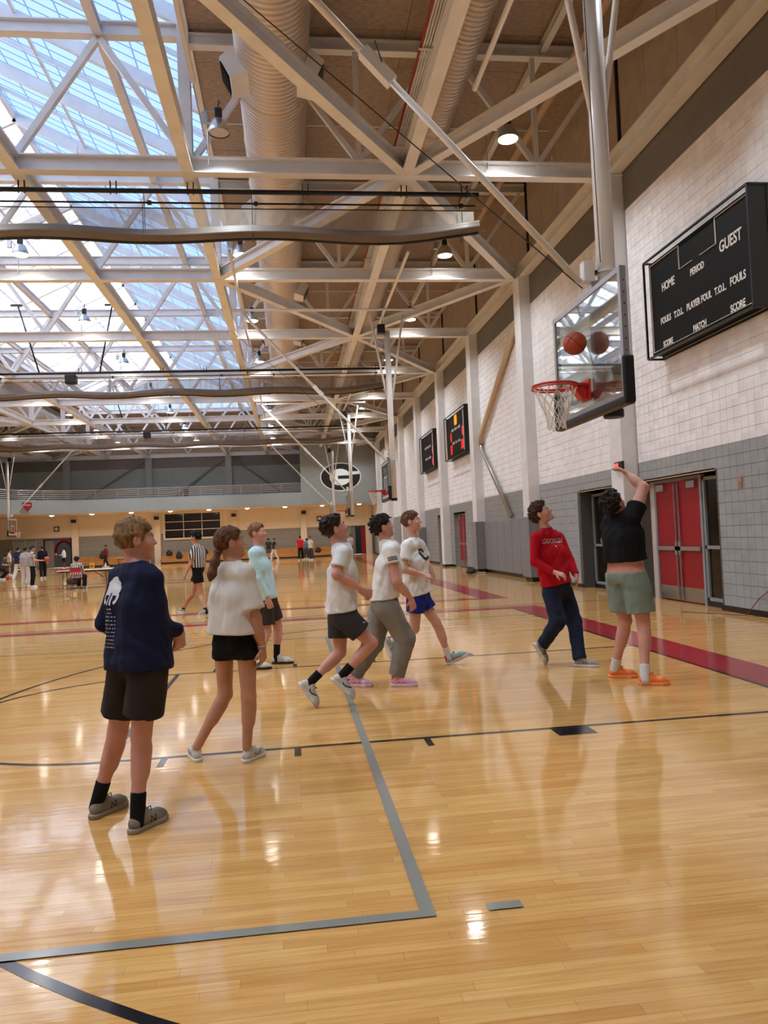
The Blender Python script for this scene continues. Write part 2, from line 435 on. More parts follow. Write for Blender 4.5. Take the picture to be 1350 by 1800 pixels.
# ---------------------------------------------------------------- skylight
def pane_mat():
    m = bpy.data.materials.new('translucent_glazing'); m.use_nodes = True; nt = m.node_tree; L = nt.links.new
    for n in list(nt.nodes):
        if n.type == 'BSDF_PRINCIPLED': nt.nodes.remove(n)
    out = next(n for n in nt.nodes if n.type == 'OUTPUT_MATERIAL')
    tc = nt.nodes.new('ShaderNodeNewGeometry'); sp = nt.nodes.new('ShaderNodeSeparateXYZ'); L(tc.outputs['Position'], sp.inputs[0])
    def band(src, step, w):
        f = nt.nodes.new('ShaderNodeMath'); f.operation = 'PINGPONG'; f.inputs[1].default_value = step/2; L(src, f.inputs[0])
        c = nt.nodes.new('ShaderNodeMath'); c.operation = 'LESS_THAN'; c.inputs[1].default_value = w; L(f.outputs[0], c.inputs[0]); return c.outputs[0]
    mx = nt.nodes.new('ShaderNodeMath'); mx.operation = 'MAXIMUM'; L(band(sp.outputs[1], .41, .03), mx.inputs[0]); L(band(sp.outputs[0], .85, .022), mx.inputs[1])
    c = nt.nodes.new('ShaderNodeMix'); c.data_type = 'RGBA'; L(mx.outputs[0], c.inputs[0])
    c.inputs[6].default_value = (.78, .80, .88, 1); c.inputs[7].default_value = (.32, .36, .46, 1)
    tl = nt.nodes.new('ShaderNodeBsdfTranslucent'); L(c.outputs[2], tl.inputs[0])
    tr = nt.nodes.new('ShaderNodeBsdfTransparent'); L(c.outputs[2], tr.inputs[0])
    ms = nt.nodes.new('ShaderNodeMixShader'); ms.inputs[0].default_value = PANE_CLEAR; L(tl.outputs[0], ms.inputs[1]); L(tr.outputs[0], ms.inputs[2])
    L(ms.outputs[0], out.inputs[0]); return m
PANE_CLEAR = .0
PANE = pane_mat()
ZEV, ZRG = 12.9, 16.2
sky = struct('window_1', 'long gabled skylight of translucent panels on white rafters', 'skylight')
HB = BAY/2
nb = int(round((SKY1-SKY0)/HB)); st = (SKY1-SKY0)/nb
for side in (1, -1):
    xe = SK0 if side > 0 else SK1
    def sl(t, y, dz=0): return (XM+(xe-XM)*t, y, ZRG+(ZEV-ZRG)*t+dz)
    MB().box((min(xe, xe+.12*side), SKY0, ZD-.05), (max(xe, xe+.12*side), SKY1, ZEV+.1)).build('curb', STEEL, sky)
    MB().bar(sl(1, SKY0), sl(1, SKY1), .14, .2).build('eave_beam', STEEL, sky)
    for t in (1/3, 2/3):
        MB().bar(sl(t, SKY0, -.03), sl(t, SKY1, -.03), .07, .1).build('purlin', STEEL, sky)
    for i in range(nb+1):
        y = SKY0+st*i
        MB().bar(sl(0, y, -.14), sl(1, y, -.14), .11, .34, (0, 0, 1)).build('rafter', STEEL, sky)
        if i < nb:
            MB().bar(sl(0, y+st/2, -.03), sl(1, y+st/2, -.03), .05, .1, (0, 0, 1)).build('glazing_bar', STEEL, sky)
            for h in (0, 1):
                for q in range(3):
                    y0, y1, t0, t1 = y+st/2*h, y+st/2*(h+1), q/3, (q+1)/3
                    MB().add([sl(t0, y0, .06), sl(t1, y0, .06), sl(t1, y1, .06), sl(t0, y1, .06)], [(0, 1, 2, 3)]).build('pane', PANE, sky)
MB().bar((XM, SKY0, ZRG-.08), (XM, SKY1, ZRG-.08), .12, .24).build('ridge_beam', STEEL, sky)
for y in (SKY0, SKY1):
    gx = lambda t: XM+(SK0-XM)*t
    for i in range(12):
        t0, t1 = -1+i/6, -1+(i+1)/6
        h0, h1 = ZRG+(ZEV-ZRG)*abs(t0)+.06, ZRG+(ZEV-ZRG)*abs(t1)+.06
        MB().add([(gx(t0), y, ZD), (gx(t1), y, ZD), (gx(t1), y, h1), (gx(t0), y, h0)], [(0, 1, 2, 3)]).build('gable_pane', PANE, sky)
        MB().bar((gx(t0), y-.04, ZD), (gx(t0), y-.04, h0), .06, .06, (0, 1, 0)).build('gable_bar', STEEL, sky)
    for z in (13, 13.9, 14.8): 
        t = (ZRG-z)/(ZRG-ZEV); t = min(1, t)
        MB().bar((gx(-t), y-.04, z), (gx(t), y-.04, z), .05, .05).build('gable_bar', STEEL, sky)

# ---------------------------------------------------------------- trusses
LOW = [-1.82, -5.23, XM, 2*XM+5.23, 2*XM+1.82]
UP = [-3.52, -6.93, 2*XM+6.93, 2*XM+3.52]
ZT = 12.04
def truss():
    t = thing('roof_truss', 'white steel roof truss crossing the gym below the skylight', 'truss', (0, 0, 0), 0, 'roof trusses')
    def p(name, b): return b.build(name, STEEL, t)
    p('bottom_chord', MB().ibeam((XL, 0, ZE+.17), (XR-.3, 0, ZE+.17), .24, .34))
    p('top_chord', MB().ibeam((SK0, 0, ZT+.15), (SK1, 0, ZT+.15), .22, .3))
    for x0, x1 in ((SK0, XR+.1), (SK1, XL)): p('top_chord', MB().ibeam((x0, 0, ZT-.02), (x1, 0, ZT-.02), .2, .26))
    for x in (SK0, SK1): p('post', MB().ibeam((x, 0, ZE+.34), (x, 0, ZT+.3), .24, .24))
    for i, x in enumerate(UP):
        for lx in sorted(LOW, key=lambda v: abs(v-x))[:2]: p('web', MB().bar((lx, 0, ZE+.3), (x, 0, ZT), .13, .13))
    for s in (1, -1):
        m = lambda x: x if s > 0 else 2*XM-x
        for lx in (1.75, 5.65):
            p('web', MB().bar((m(lx), 0, ZE+.3), (m(lx), 0, ZT-.1), .1, .1))
            p('web', MB().bar((m(lx), 0, ZE+.3), (m(lx-1.75), 0, ZT-.1), .11, .11))
            p('web', MB().bar((m(lx), 0, ZE+.3), (m(lx+1.75), 0, ZT-.1), .11, .11))
        p('web', MB().bar((m(-1.7), 0, ZE+.3), (m(0), 0, ZT-.1), .12, .12))
    for x in range(-24, 8, 2):
        if abs(x-.3) > .2: p('sprinkler_drop', MB().tube([(x, -.02, ZE+.34), (x, -.02, ZE+.52)], .012, 6))
    return t
t0 = truss(); t0.location.y = T(0)
TR = {0: t0}
for k in KS:
    if k != 0: TR[k] = dup(t0, (0, T(k), 0))
TR[8]['label'] = 'white steel roof truss right against the balcony wall'
TR[0]['label'] = 'white steel roof truss with the unlit lamp, meeting the column by the red double doors'
TR[1]['label'] = 'white steel roof truss meeting the column at the near end of the wall pads'
TR[2]['label'] = 'white steel roof truss meeting the column at the far end of the wall pads'
for x, lab in ((2.75, 'tan lit beam running the length of the gym under the second duct'), (-1.82, 'long beam along the right edge of the skylight'), (-5.23, 'long beam crossing under the right slope of the skylight'),
          (2*XM+5.23, 'long beam crossing under the left slope of the skylight'), (2*XM+1.82, 'long beam along the left edge of the skylight'), (2*XM-2.75, 'long beam under the roof deck towards the left wall')):
    tag(MB().ibeam((x, YF, ZE+.17), (x, YB, ZE+.17), .24, .33).build('long_beam', STEEL), lab, 'beam', 'lower long beams')
for x in UP: tag(MB().ibeam((x, YF, ZT+.12), (x, YB, ZT+.12), .18, .24).build('upper_beam', STEEL), 'white beam at the upper truss nodes under the skylight', 'beam', 'upper long beams')
for x in (.3, 4.1, 5.9, 2*XM-.3, 2*XM-4.1): tag(MB().ibeam((x, YF, ZT+.06), (x, YB, ZT+.06), .14, .2).build('roof_joist', STEEL), 'slim joist running under the brown roof deck', 'joist', 'roof joists')
for s in (1, -1):
    x = 7.28 if s > 0 else 2*XM-7.28
    tag(MB().ibeam((x, YF, ZE+.2), (x, YB, ZE+.2), .3, .38).build('eave_beam', STEEL), 'pale eave beam above the dark band of the %s' % ('block wall with the red doors' if s > 0 else 'wall across the gym'), 'beam')
for k in KS[:-1]:
    for s in (1, -1):
        m = lambda x: x if s > 0 else 2*XM-x
        ev, od = (0, 1) if k % 2 == 0 else (1, 0)
        for xo in (-1.82, 7.0):
            a, c = Vector((m(2.75), BAY*ev, ZE+.16)), Vector((m(xo), BAY*od, ZE+.16))
            MB().ibeam(a, c, .22, .3).build('plan_brace', STEEL, TR[k])

# ================================================================== far end: balcony, wall, doors
BACKUP = mat('pale_grey_green_paint', (146, 150, 146), .6, var=.03)
WARM = mat('warm_cream_block', (226, 216, 200), .55, var=.02)
FASCIA = mat('balcony_fascia_paint', (150, 156, 153), .5)
wb = struct('wall_back', 'far wall under and above the balcony', 'wall')
YW = 68.4
WIN = (-10.85, -6.1, 2.15, 4.28)
DOORS = [(-23.5, -21.6, 2.45), (-21.0, -18.7, 2.5), (5.3, 6.75, 2.56)]
xs = [XL]+[v for d in DOORS for v in d[:2]]+[XR]
for i in range(0, len(xs), 2): MB().box((xs[i], YW, 0), (xs[i+1], YW+.3, 2.62)).build('wall_panel', FGREY, wb)
for d in DOORS: MB().box((d[0], YW, d[2]), (d[1], YW+.3, 2.62)).build('lintel', FGREY, wb)
MB().box((XL, YW, 2.62), (XR+.6, YW+.3, 4.5)).build('wall_panel', WARM, wb)
MB().box((XL, YW, 4.5), (XR+.6, YW+.3, 8.3)).build('wall_panel', BACKUP, wb)
MB().box((XL, YW, 8.3), (XR+.6, YW+.3, 9.3)).build('upper_band', DKGREY, wb)
MB().box((XL, YW, 9.3), (XR+.6, YW+.3, ZD+.1)).build('fibre_panel', BEIGE, wb)
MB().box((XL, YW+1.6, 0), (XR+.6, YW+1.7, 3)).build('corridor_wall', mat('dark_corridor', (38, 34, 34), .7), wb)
for x in (-18.35, -11.5, -4.9, 1.17, 6.95): MB().box((x-.27, YW-.22, 0), (x+.27, YW, 4.4)).build('pilaster', WARM, wb)
for x in (-18.9, -12.05, -5.2): MB().box((x-.27, YW-.25, 4.5), (x+.27, YW, ZE)).build('pilaster', FASCIA, wb)
for a, c in (((-5.4, 9.1), (-10.6, 5.2)), ((-5.0, 9.1), (.2, 5.2)), ((-12.2, 9.1), (-18.6, 5.0))):
    MB().bar((a[0], YW-.12, a[1]), (c[0], YW-.12, c[1]), .1, .14).build('cross_brace', DKGREY, wb)
w2 = struct('window_2', 'dark interior window with a cream frame', 'window')
x0, x1, z0, z1 = WIN
for a, c in (((x0-.12, z0-.14), (x1+.12, z0)), ((x0-.12, z1), (x1+.12, z1+.12)), ((x0-.14, z0), (x0, z1)), ((x1, z0), (x1+.14, z1))):
    MB().box((a[0], YW-.12, a[1]), (c[0], YW+.01, c[1])).build('frame', WARM, w2)
DARKGLASS = mat('dark_glass', (26, 20, 16), .12)
for i in range(3):
    for j in range(3):
        MB().box((x0+(x1-x0)*i/3+.03, YW-.05, z0+(z1-z0)*j/3+.03), (x0+(x1-x0)*(i+1)/3-.03, YW-.02, z0+(z1-z0)*(j+1)/3-.03)).build('pane', DARKGLASS, w2)
for i in (1, 2):
    MB().box((x0+(x1-x0)*i/3-.03, YW-.07, z0), (x0+(x1-x0)*i/3+.03, YW-.01, z1)).build('muntin', WARM, w2)
    MB().box((x0, YW-.07, z0+(z1-z0)*i/3-.03), (x1, YW-.01, z0+(z1-z0)*i/3+.03)).build('muntin', WARM, w2)
# far doors
d2 = struct('door_2', 'pale glazed entrance beside the dark doorway', 'door')
for x in (-23.5, -22.55, -21.66): MB().box((x, YW-.04, 0), (x+.06, YW+.1, 2.45)).build('frame', mat('pale_door_frame', (176, 180, 172), .5), d2)
for x in (-23.44, -22.49): MB().box((x, YW+.02, .1), (x+.85, YW+.05, 2.4)).build('pane', mat('pale_frosted_glass', (150, 168, 156), .25), d2)
d3 = struct('door_3', 'dark doorway with an open grey leaf and red drape', 'door')
for x in (-21.0, -18.78): MB().box((x, YW-.05, 0), (x+.08, YW+.3, 2.5)).build('frame', BLACK, d3)
MB().box((-21, YW-.05, 2.42), (-18.7, YW+.3, 2.5)).build('frame', BLACK, d3)
MB().box((-20.9, YW+.06, .02), (-20.2, YW+.11, 2.4)).build('leaf', MIDGREY, d3)
dr = MB(); pts = []
for i in range(13):
    a = PI*i/12; pts.append((-19.6+.75*math.cos(a), YW+.9+.06*(i % 2), 1.35+1.0*math.sin(a)))
dr.tube(pts, .16, 8); dr.build('drape', mat('dark_red_cloth', (120, 16, 26), .8), d3, smooth=True)
d4 = struct('door_4', 'dark far doorway with red leaf in the corner', 'door')
for x in (5.3, 6.67): MB().box((x, YW-.05, 0), (x+.08, YW+.2, 2.56)).build('frame', MIDGREY, d4)
MB().box((5.38, YW+.05, .02), (5.75, YW+.09, 2.5)).build('leaf', mat('pale_glass_leaf', (120, 126, 122), .3), d4)
MB().box((6.3, YW+.05, .02), (6.66, YW+.1, 2.5)).build('leaf', RED, d4)
# balcony
edge = [(1.0, 63.9), (-15.5, 63.9), (-17.5, 63.6), (-19.2, 62.8), (-20.6, 61.4), (-21.6, 59.4), (-22.0, 57), (-22.0, 40)]
bal = thing('balcony', 'curved grey balcony with open rails across the far wall', 'balcony', (0, 0, 0))
b = MB()
for (ax, ay), (cx, cy) in zip(edge[:-1], edge[1:]):
    d = Vector((cx-ax, cy-ay, 0)).normalized(); nrm = Vector((d.y, -d.x, 0))*-.2
    b.prism([(ax, ay, 4.4), (cx, cy, 4.4), (cx, cy, 5.45), (ax, ay, 5.45)], nrm)
b.build('fascia', FASCIA, bal)
MB().prism([(x, y, 4.4) for x, y in edge]+[(XL, 40, 4.4), (XL, YW, 4.4), (XR, YW, 4.4), (XR, 63.9, 4.4)], (0, 0, .25)).build('slab', mat('warm_soffit', (220, 208, 188), .7), bal)
for j in range(6):
    MB().tube([(x, y+.0, 5.5+.15*j) for x, y in edge], .028 if j < 5 else .04, 6).build('rail', ALU, bal)
for (ax, ay), (cx, cy) in zip(edge[:-1], edge[1:]):
    L = math.dist((ax, ay), (cx, cy)); n = max(1, int(round(L/1.65)))
    for i in range(n): MB().tube([(ax+(cx-ax)*i/n, ay+(cy-ay)*i/n, 5.3), (ax+(cx-ax)*i/n, ay+(cy-ay)*i/n, 6.27)], .03, 6).build('rail_post', ALU, bal)
gw = struct('wall_logo', 'pale grey stair tower wall with oval emblem', 'wall')
MB().box((1.0, 63.7, 4.4), (XR, 64.0, ZD)).build('wall_panel', BACKUP, gw)
em = thing('wall_emblem', 'black oval emblem with white letter G on grey wall', 'emblem', (0, 0, 0))
gx, gz, ga, gb = 4.33, 6.65, 1.72, 1.2
GW_ = mat('emblem_white', (236, 238, 236), .5); GB_ = mat('emblem_black', (16, 16, 18), .5)
def ell(cx, cz, a, c, y, n=56, a0=0, a1=360): return [(cx+a*math.cos(math.radians(a0+(a1-a0)*i/n)), y, cz+c*math.sin(math.radians(a0+(a1-a0)*i/n))) for i in range(n)]
MB().prism(ell(gx, gz, ga, gb, 63.7), (0, -.03, 0)).build('white_rim', GW_, em)
MB().prism(ell(gx, gz, ga-.09, gb-.09, 63.67), (0, -.02, 0)).build('black_field', GB_, em)
MB().prism(ell(gx-.04, gz-.02, .88, .7, 63.65), (0, -.015, 0)).build('letter_bowl', GW_, em)
MB().prism([(x, 63.635, z) for x, z in ((gx-.22, gz-.17), (gx+1.0, gz-.17), (gx+1.0, gz+.1), (gx-.22, gz+.1))], (0, -.012, 0)).build('letter_slot', GB_, em)
MB().prism([(x, 63.635, z) for x, z in ((gx+.45, gz-.75), (gx+1.0, gz-.75), (gx+1.0, gz-.17), (gx+.86, gz-.17))], (0, -.012, 0)).build('letter_notch', GB_, em)
g = MB().prism([(x, 63.63, z) for x, z in ((gx+.1, gz+.1), (gx+1.56, gz+.2), (gx+1.52, gz+.44), (gx+.3, gz+.4))], (0, -.015, 0))
g.build('letter_bar', GW_, em)
# soffit downlights
LW = mat('downlight_lens', (255, 244, 225), .5, emit=(255, 236, 205), estr=6)
for i in range(9):
    x = -19.3+3.15*i
    t = thing('downlight', 'round recessed downlight in the balcony soffit', 'light', (x, 65.1, 4.4), 0, 'balcony soffit downlights')
    MB().lathe([(.0, -.1), (.1, -.085), (.17, -.05), (.2, 0)], (0, 0, 0), 20).build('lens', LW, t, smooth=True)
    MB().lathe([(.2, -.02), (.25, -.02), (.25, 0)], (0, 0, 0), 20).build('trim_ring', STEEL, t)
    l = bpy.data.lights.new('downlight_lamp', 'AREA'); l.shape = 'DISK'; l.size = .36; l.energy = 42; l.color = (1, .9, .75); l.spread = math.radians(150)
    o = bpy.data.objects.new('downlight_lamp', l); COL.objects.link(o); o.parent = t; o.location = (0, 0, -.12)
for x, lab in ((-19.9, 'small square wall clock above the pale entrance'), (2.6, 'small square wall clock beside the emblem wall pilaster')):
    t = thing('wall_clock', lab, 'clock', (x, YW, 3.35))
    MB().box((-.22, -.07, -.22), (.22, 0, .22)).build('case', mat('brown_case', (70, 50, 40), .5), t)
    MB().lathe([(0, -.08), (.15, -.08), (.15, -.06)], (0, 0, 0), 20, 'y').build('dial', mat('dial_white', (225, 222, 214), .5), t)
for x in (-18.4, -11.5, -4.9, 1.2):
    t = thing('speaker', 'small black loudspeaker high on a cream pilaster', 'speaker', (x, YW-.22, 3.95), 0, 'loudspeakers on pilasters')
    MB().box((-.2, -.25, -.14), (.2, 0, .14)).build('cabinet', BLACK, t, bevel=.02)
    MB().box((-.16, -.262, -.1), (.16, -.25, .1)).build('grille', mat('dark_grille', (46, 44, 44), .8), t)
# benches
OAK = mat('honey_oak', (184, 134, 80), .45, var=.12, scale=3, stretch=(1, 8, 8))
for x0, x1, lab in ((-17.9, -12.2, 'low wooden bleacher bench left of the dark window'), (-11, -5.3, 'low wooden bleacher bench under the dark window'), (-4.5, .8, 'low wooden bleacher bench between two pilasters'), (1.6, 4.9, 'low wooden bleacher bench below the emblem')):
    t = thing('bleacher_bench', lab, 'bench', ((x0+x1)/2, 67.3, 0)); h = (x1-x0)/2
    for i, (y0, y1, z) in enumerate(((-.9, -.3, .34), (-.3, .3, .62), (.3, .85, .9))):
        MB().box((-h, y0, z-.05), (h, y1, z)).build('seat_plank', OAK, t)
        MB().box((-h, y0+.02, z-.3 if i else .12), (h, y0+.06, z-.05)).build('riser', OAK, t)
    MB().box((-h, -.8, 0), (h, .85, .12)).build('plinth', BLACK, t)
    for s in (-1, 1): MB().box((s*h-.02, -.88, .12), (s*h+.02, .85, .36)).build('end_panel', OAK, t)

# ================================================================== doors of the right wall
FRAME = mat('grey_door_frame', (138, 143, 147), .4)
SSTEEL = mat('stainless_plate', (170, 166, 158), .3, .85)
def recess(o, name):
    y0, y1, zt = o
    st_ = struct(name)
    MB().box((XR+.52, y0-.05, 0), (XR+.56, y1+.05, zt+.1)).build('recess_back', mat('recess_dark', (50, 46, 44), .7), st_)
    MB().box((XR, y0, zt), (XR+.55, y1, zt+.05)).build('soffit', mat('recess_soffit', (168, 140, 112), .7), st_)
    return st_
def glass_bay(st_, x, y0, y1, zt, rail=1.06):
    for a, c in ((y0, y0+.06), (y1-.06, y1)): MB().box((x, a, 0), (x+.09, c, zt)).build('frame', FRAME, st_)
    for z in (.1, rail, zt-.06): MB().box((x, y0, z), (x+.09, y1, z+.06)).build('frame', FRAME, st_)
    for z0, z1 in ((.16, rail), (rail+.06, zt-.06)): MB().box((x+.04, y0+.06, z0), (x+.05, y1-.06, z1)).build('pane', DARKGLASS, st_)
    MB().box((x-.01, y0, 0), (x+.1, y1, .1)).build('base_strip', RUBBER, st_)
def leaf(st_, x, y0, y1, zt, hinge_far):
    lf = MB().box((x, y0+.005, .015), (x+.045, y1-.005, zt)).build('door_leaf', RED, st_)
    MB().box((x-.006, y0+.02, .03), (x, y1-.02, .3)).build('kick_plate', SSTEEL, lf)
    MB().box((x-.05, y0+.03, 1.02), (x-.02, y1-.03, 1.1)).build('push_bar', ALU, lf)
    ym = y0+.07 if hinge_far else y1-.07
    MB().bar((x-.03, ym, .06), (x-.03, ym, zt-.05), .025, .025).build('lock_rod', ALU, lf)
    MB().box((x-.05, ym-.04, .94), (x, ym+.04, 1.2)).build('latch_case', ALU, lf)
    MB().box((x-.035, ym-.03, .05), (x, ym+.03, .13)).build('floor_latch', ALU, lf)
    yc = y1-.25 if hinge_far else y0+.25
    MB().box((x-.06, yc-.15, zt-.17), (x, yc+.15, zt-.04)).build('closer', ALU, lf)
def dbl(name, label, o, red0, red1, glass=None):
    st_ = recess(o, name); st_['label'] = label; st_['category'] = 'door'
    x = XR+.2; zt = o[2]-.06; ym = (red0+red1)/2
    for a, c in ((red0-.07, red0), (red1, red1+.07)): MB().box((x-.02, a, 0), (x+.1, c, zt)).build('frame', FRAME, st_)
    MB().box((x-.02, red0-.07, zt), (x+.1, red1+.07, o[2])).build('frame', FRAME, st_)
    leaf(st_, x, red0, ym, zt, False); leaf(st_, x, ym, red1, zt, True)
    if glass: glass_bay(st_, x, glass[0], glass[1], zt)
    for a, c in ((o[0], (glass[0] if glass else red0-.07)), (red1+.07, o[1])):
        if c-a > .02: MB().box((x+.02, a, 0), (x+.08, c, o[2])).build('infill', mat('pinkish_cream', (222, 206, 196), .55), st_)
dbl('door_1', 'red steel double doors with push bars and dark sidelight', OPEN[0], 13.5, 15.22, (12.66, 13.42))
dg = recess(OPEN[1], 'door_5'); dg['label'] = 'dark glass entrance with a middle rail behind the shooter'; dg['category'] = 'door'
glass_bay(dg, XR+.3, 16.25, 17.6, 2.4); glass_bay(dg, XR+.3, 17.6, 18.95, 2.4)
dbl('door_6', 'red steel double doors beyond the wall pads', OPEN[2], 32.25, 34.2)
d7 = recess(OPEN[3], 'door_7'); d7['label'] = 'plain grey doorway past the second scoreboard'; d7['category'] = 'door'
MB().box((XR+.25, 37.0, 0), (XR+.3, 38.3, 2.4)).build('door_leaf', MIDGREY, d7)
dbl('door_8', 'small looking red double doors near the far corner', OPEN[4], 46.5, 48.1)

# ================================================================== lamps
LAMP_W = 58
LENS = mat('lamp_lens', (255, 250, 240), .5, emit=(255, 246, 232), estr=26)
LENS_OFF = mat('lamp_lens_off', (190, 168, 140), .4)
SHADE = mat('spun_aluminium', (196, 196, 194), .28, .85)
def lamp():
    t = thing('high_bay_lamp', 'aluminium high bay lamp hanging beside a truss chord', 'lamp', (0, 0, 0), 0, 'high bay lamps')
    MB().lathe([(.21, 0), (.215, .02), (.2, .12), (.15, .24), (.07, .3), (.0, .31)], (0, 0, 0), 22).build('reflector', SHADE, t, smooth=True)
    MB().lathe([(0, .02), (.2, .02)], (0, 0, 0), 22).build('lens', LENS, t)
    MB().box((-.07, -.06, .3), (.07, .06, .5)).build('ballast_box', BLACK, t, bevel=.015)
    MB().tube([(0, 0, .5), (0, 0, .58), (.03, 0, .62), (0, 0, .66)], .015, 6).build('hook', BLACK, t)
    MB().tube([(-.28, .66, -.3), (-.28, .66, .45), (-.28, 0, .45), (-.07, 0, .45)], .016, 6).build('bracket', SHADE, t)
    MB().box((-.34, -.05, .2), (-.22, .05, .4)).build('junction_box', SHADE, t)
    return t
LX = [4.8, -1.1, -7.05, -13.0, -18.95]
LLAB = ['between the narrow duct and the block wall', 'at the edge of the skylight beside the wide duct', 'below the blue slope of the skylight', 'below the white slope of the skylight', 'past the skylight towards the far side wall']
lp = None
for k in KS[:-1]:
    for x in LX:
        if lp is None: lp = t = lamp(); t.location = (x, T(k)-.75, 9.68)
        else: t = dup(lp, (x, T(k)-.75, 9.68))
        t['label'] = 'aluminium high bay lamp '+LLAB[LX.index(x)]; t['group'] = 'high bay lamps '+LLAB[LX.index(x)]
        if k == 0 and x == -1.1:
            t['label'] = 'unlit aluminium high bay lamp beside the big spiral duct'
            next(c for c in t.children if c.name.startswith('lens')).data = MB().lathe([(0, .02), (.2, .02)], (0, 0, 0), 22).mesh('lens', LENS_OFF)
            continue
        l = bpy.data.lights.new('bay_light', 'AREA'); l.shape = 'DISK'; l.size = .38; l.energy = LAMP_W; l.color = (.84, .93, 1); l.spread = math.radians(130)
        o = bpy.data.objects.new('bay_light', l); COL.objects.link(o); o.parent = t; o.location = (0, 0, -.01)

# ================================================================== ducts and pipes
def duct_mat():
    m = mat('spiral_duct_metal', (214, 200, 184), .33, .55); nt = m.node_tree; L = nt.links.new
    g = nt.nodes.new('ShaderNodeTexCoord'); mp = nt.nodes.new('ShaderNodeMapping'); L(g.outputs['Object'], mp.inputs[0])
    w = nt.nodes.new('ShaderNodeTexWave'); w.bands_direction = 'Y'; w.inputs['Scale'].default_value = 2.3; w.inputs['Distortion'].default_value = 0
    L(mp.outputs[0], w.inputs[0]); bp = nt.nodes.new('ShaderNodeBump'); bp.inputs['Strength'].default_value = 1; bp.inputs['Distance'].default_value = .03
    L(w.outputs['Fac'], bp.inputs['Height']); L(bp.outputs[0], nt.nodes['Principled BSDF'].inputs['Normal']); return m
DUCT = duct_mat()
LOUV = mat('louvre_dark', (34, 30, 28), .6)
def duct(x, z, r, label, boxes, y0=YF+.5, y1=62):
    t = thing('air_duct', label, 'duct', (x, 0, z))
    MB().tube([(0, y0+(y1-y0)*i/40, 0) for i in range(41)], r, 36).build('duct_tube', DUCT, t, smooth=True)
    y = y0+1.2
    while y < y1:
        MB().lathe([(r, -.02), (r+.015, -.01), (r+.015, .01), (r, .02)], (0, y, 0), 36, 'y').build('seam_ring', DUCT, t, smooth=True); y += 2.2
    for k in range(-2, 7):
        if not boxes: break
        for s in (-1, 1):
            yb = 14.75+BAY*k; a = Vector((s*.82, 0, -.42)); n = a.normalized(); u = Vector((0, 1, 0)); w = n.cross(u)
            c = Vector((s*r*.86, yb, -r*.42)); q = MB()
            sec = lambda o, hw, hl: [c+n*o+u*i*hl+w*j*hw for i, j in ((-1, -1), (1, -1), (1, 1), (-1, 1))]
            q.add(sec(-.15, .3, .42)+sec(.32, .22, .36), [(3, 2, 1, 0), (4, 5, 6, 7), (0, 1, 5, 4), (1, 2, 6, 5), (2, 3, 7, 6), (3, 0, 4, 7)])
            bx = q.build('diffuser_box', STEEL, t)
            f = MB(); v = sec(.322, .18, .32); f.add(v, [(0, 1, 2, 3), (3, 2, 1, 0)]); f.build('louvre_back', LOUV, bx)
            for j in range(6):
                o = c+n*.335+w*(-.15+.06*j); MB().bar(o-u*.32, o+u*.32, .012, .03, n+w*.7).build('louvre_blade', BLACK, bx)
duct(0, 11.0, .71, 'wide spiral metal duct with louvred side boxes over the court', True)
duct(3.8, 11.5, .42, 'narrower spiral metal duct beside the block wall side', False)
duct(2*XM, 11.0, .71, 'wide spiral metal duct on the far side of the skylight', False)
PIPE = mat('tan_painted_pipe', (206, 176, 144), .45)
tag(MB().tube([(6.4, YF+.4, 11.6), (6.4, 24, 11.6)], .09, 12).build('sprinkler_main', PIPE, smooth=True), 'thick tan pipe under the deck near the eave beam', 'pipe')
rack = thing('conduit_rack', 'bundle of white conduits with a red pipe beside a long beam', 'conduit', (2.6, 0, 9.9))
for j in range(6): MB().tube([(-.02+.05*j, YF, 0), (-.02+.05*j, 60, 0)], .017, 6).build('conduit', STEEL, rack)
MB().tube([(-.07, YF, .0), (-.07, 60, .0)], .022, 6).build('red_pipe', mat('red_pipe_paint', (150, 22, 26), .5), rack)
for k in range(-3, 14): MB().box((-.1, T(0)+3.3*k-.02, -.05), (.28, T(0)+3.3*k+.02, -.03)).build('strut_channel', STEEL, rack)
for k in range(-1, 7):
    for x, z in ((.55, 10.3), (-2.6, 11.95), (4.5, 11.95)):
        y = T(k)+3.3
        tag(MB().tube([(-1.7, y, 12.1), (7.2, y, 12.1)] if x == .55 else [(x, y+.3, 12.2), (x, y+.3, z-.1), (x-.4 if x > 0 else x+.2, y+.3, z-.12)], .02, 6).build('sprinkler_branch', STEEL),
            ('thin white sprinkler branch crossing under the deck' if x == .55 else 'short sprinkler drop bent at its end under the deck'), 'pipe', 'sprinkler branches' if x == .55 else 'sprinkler drops')

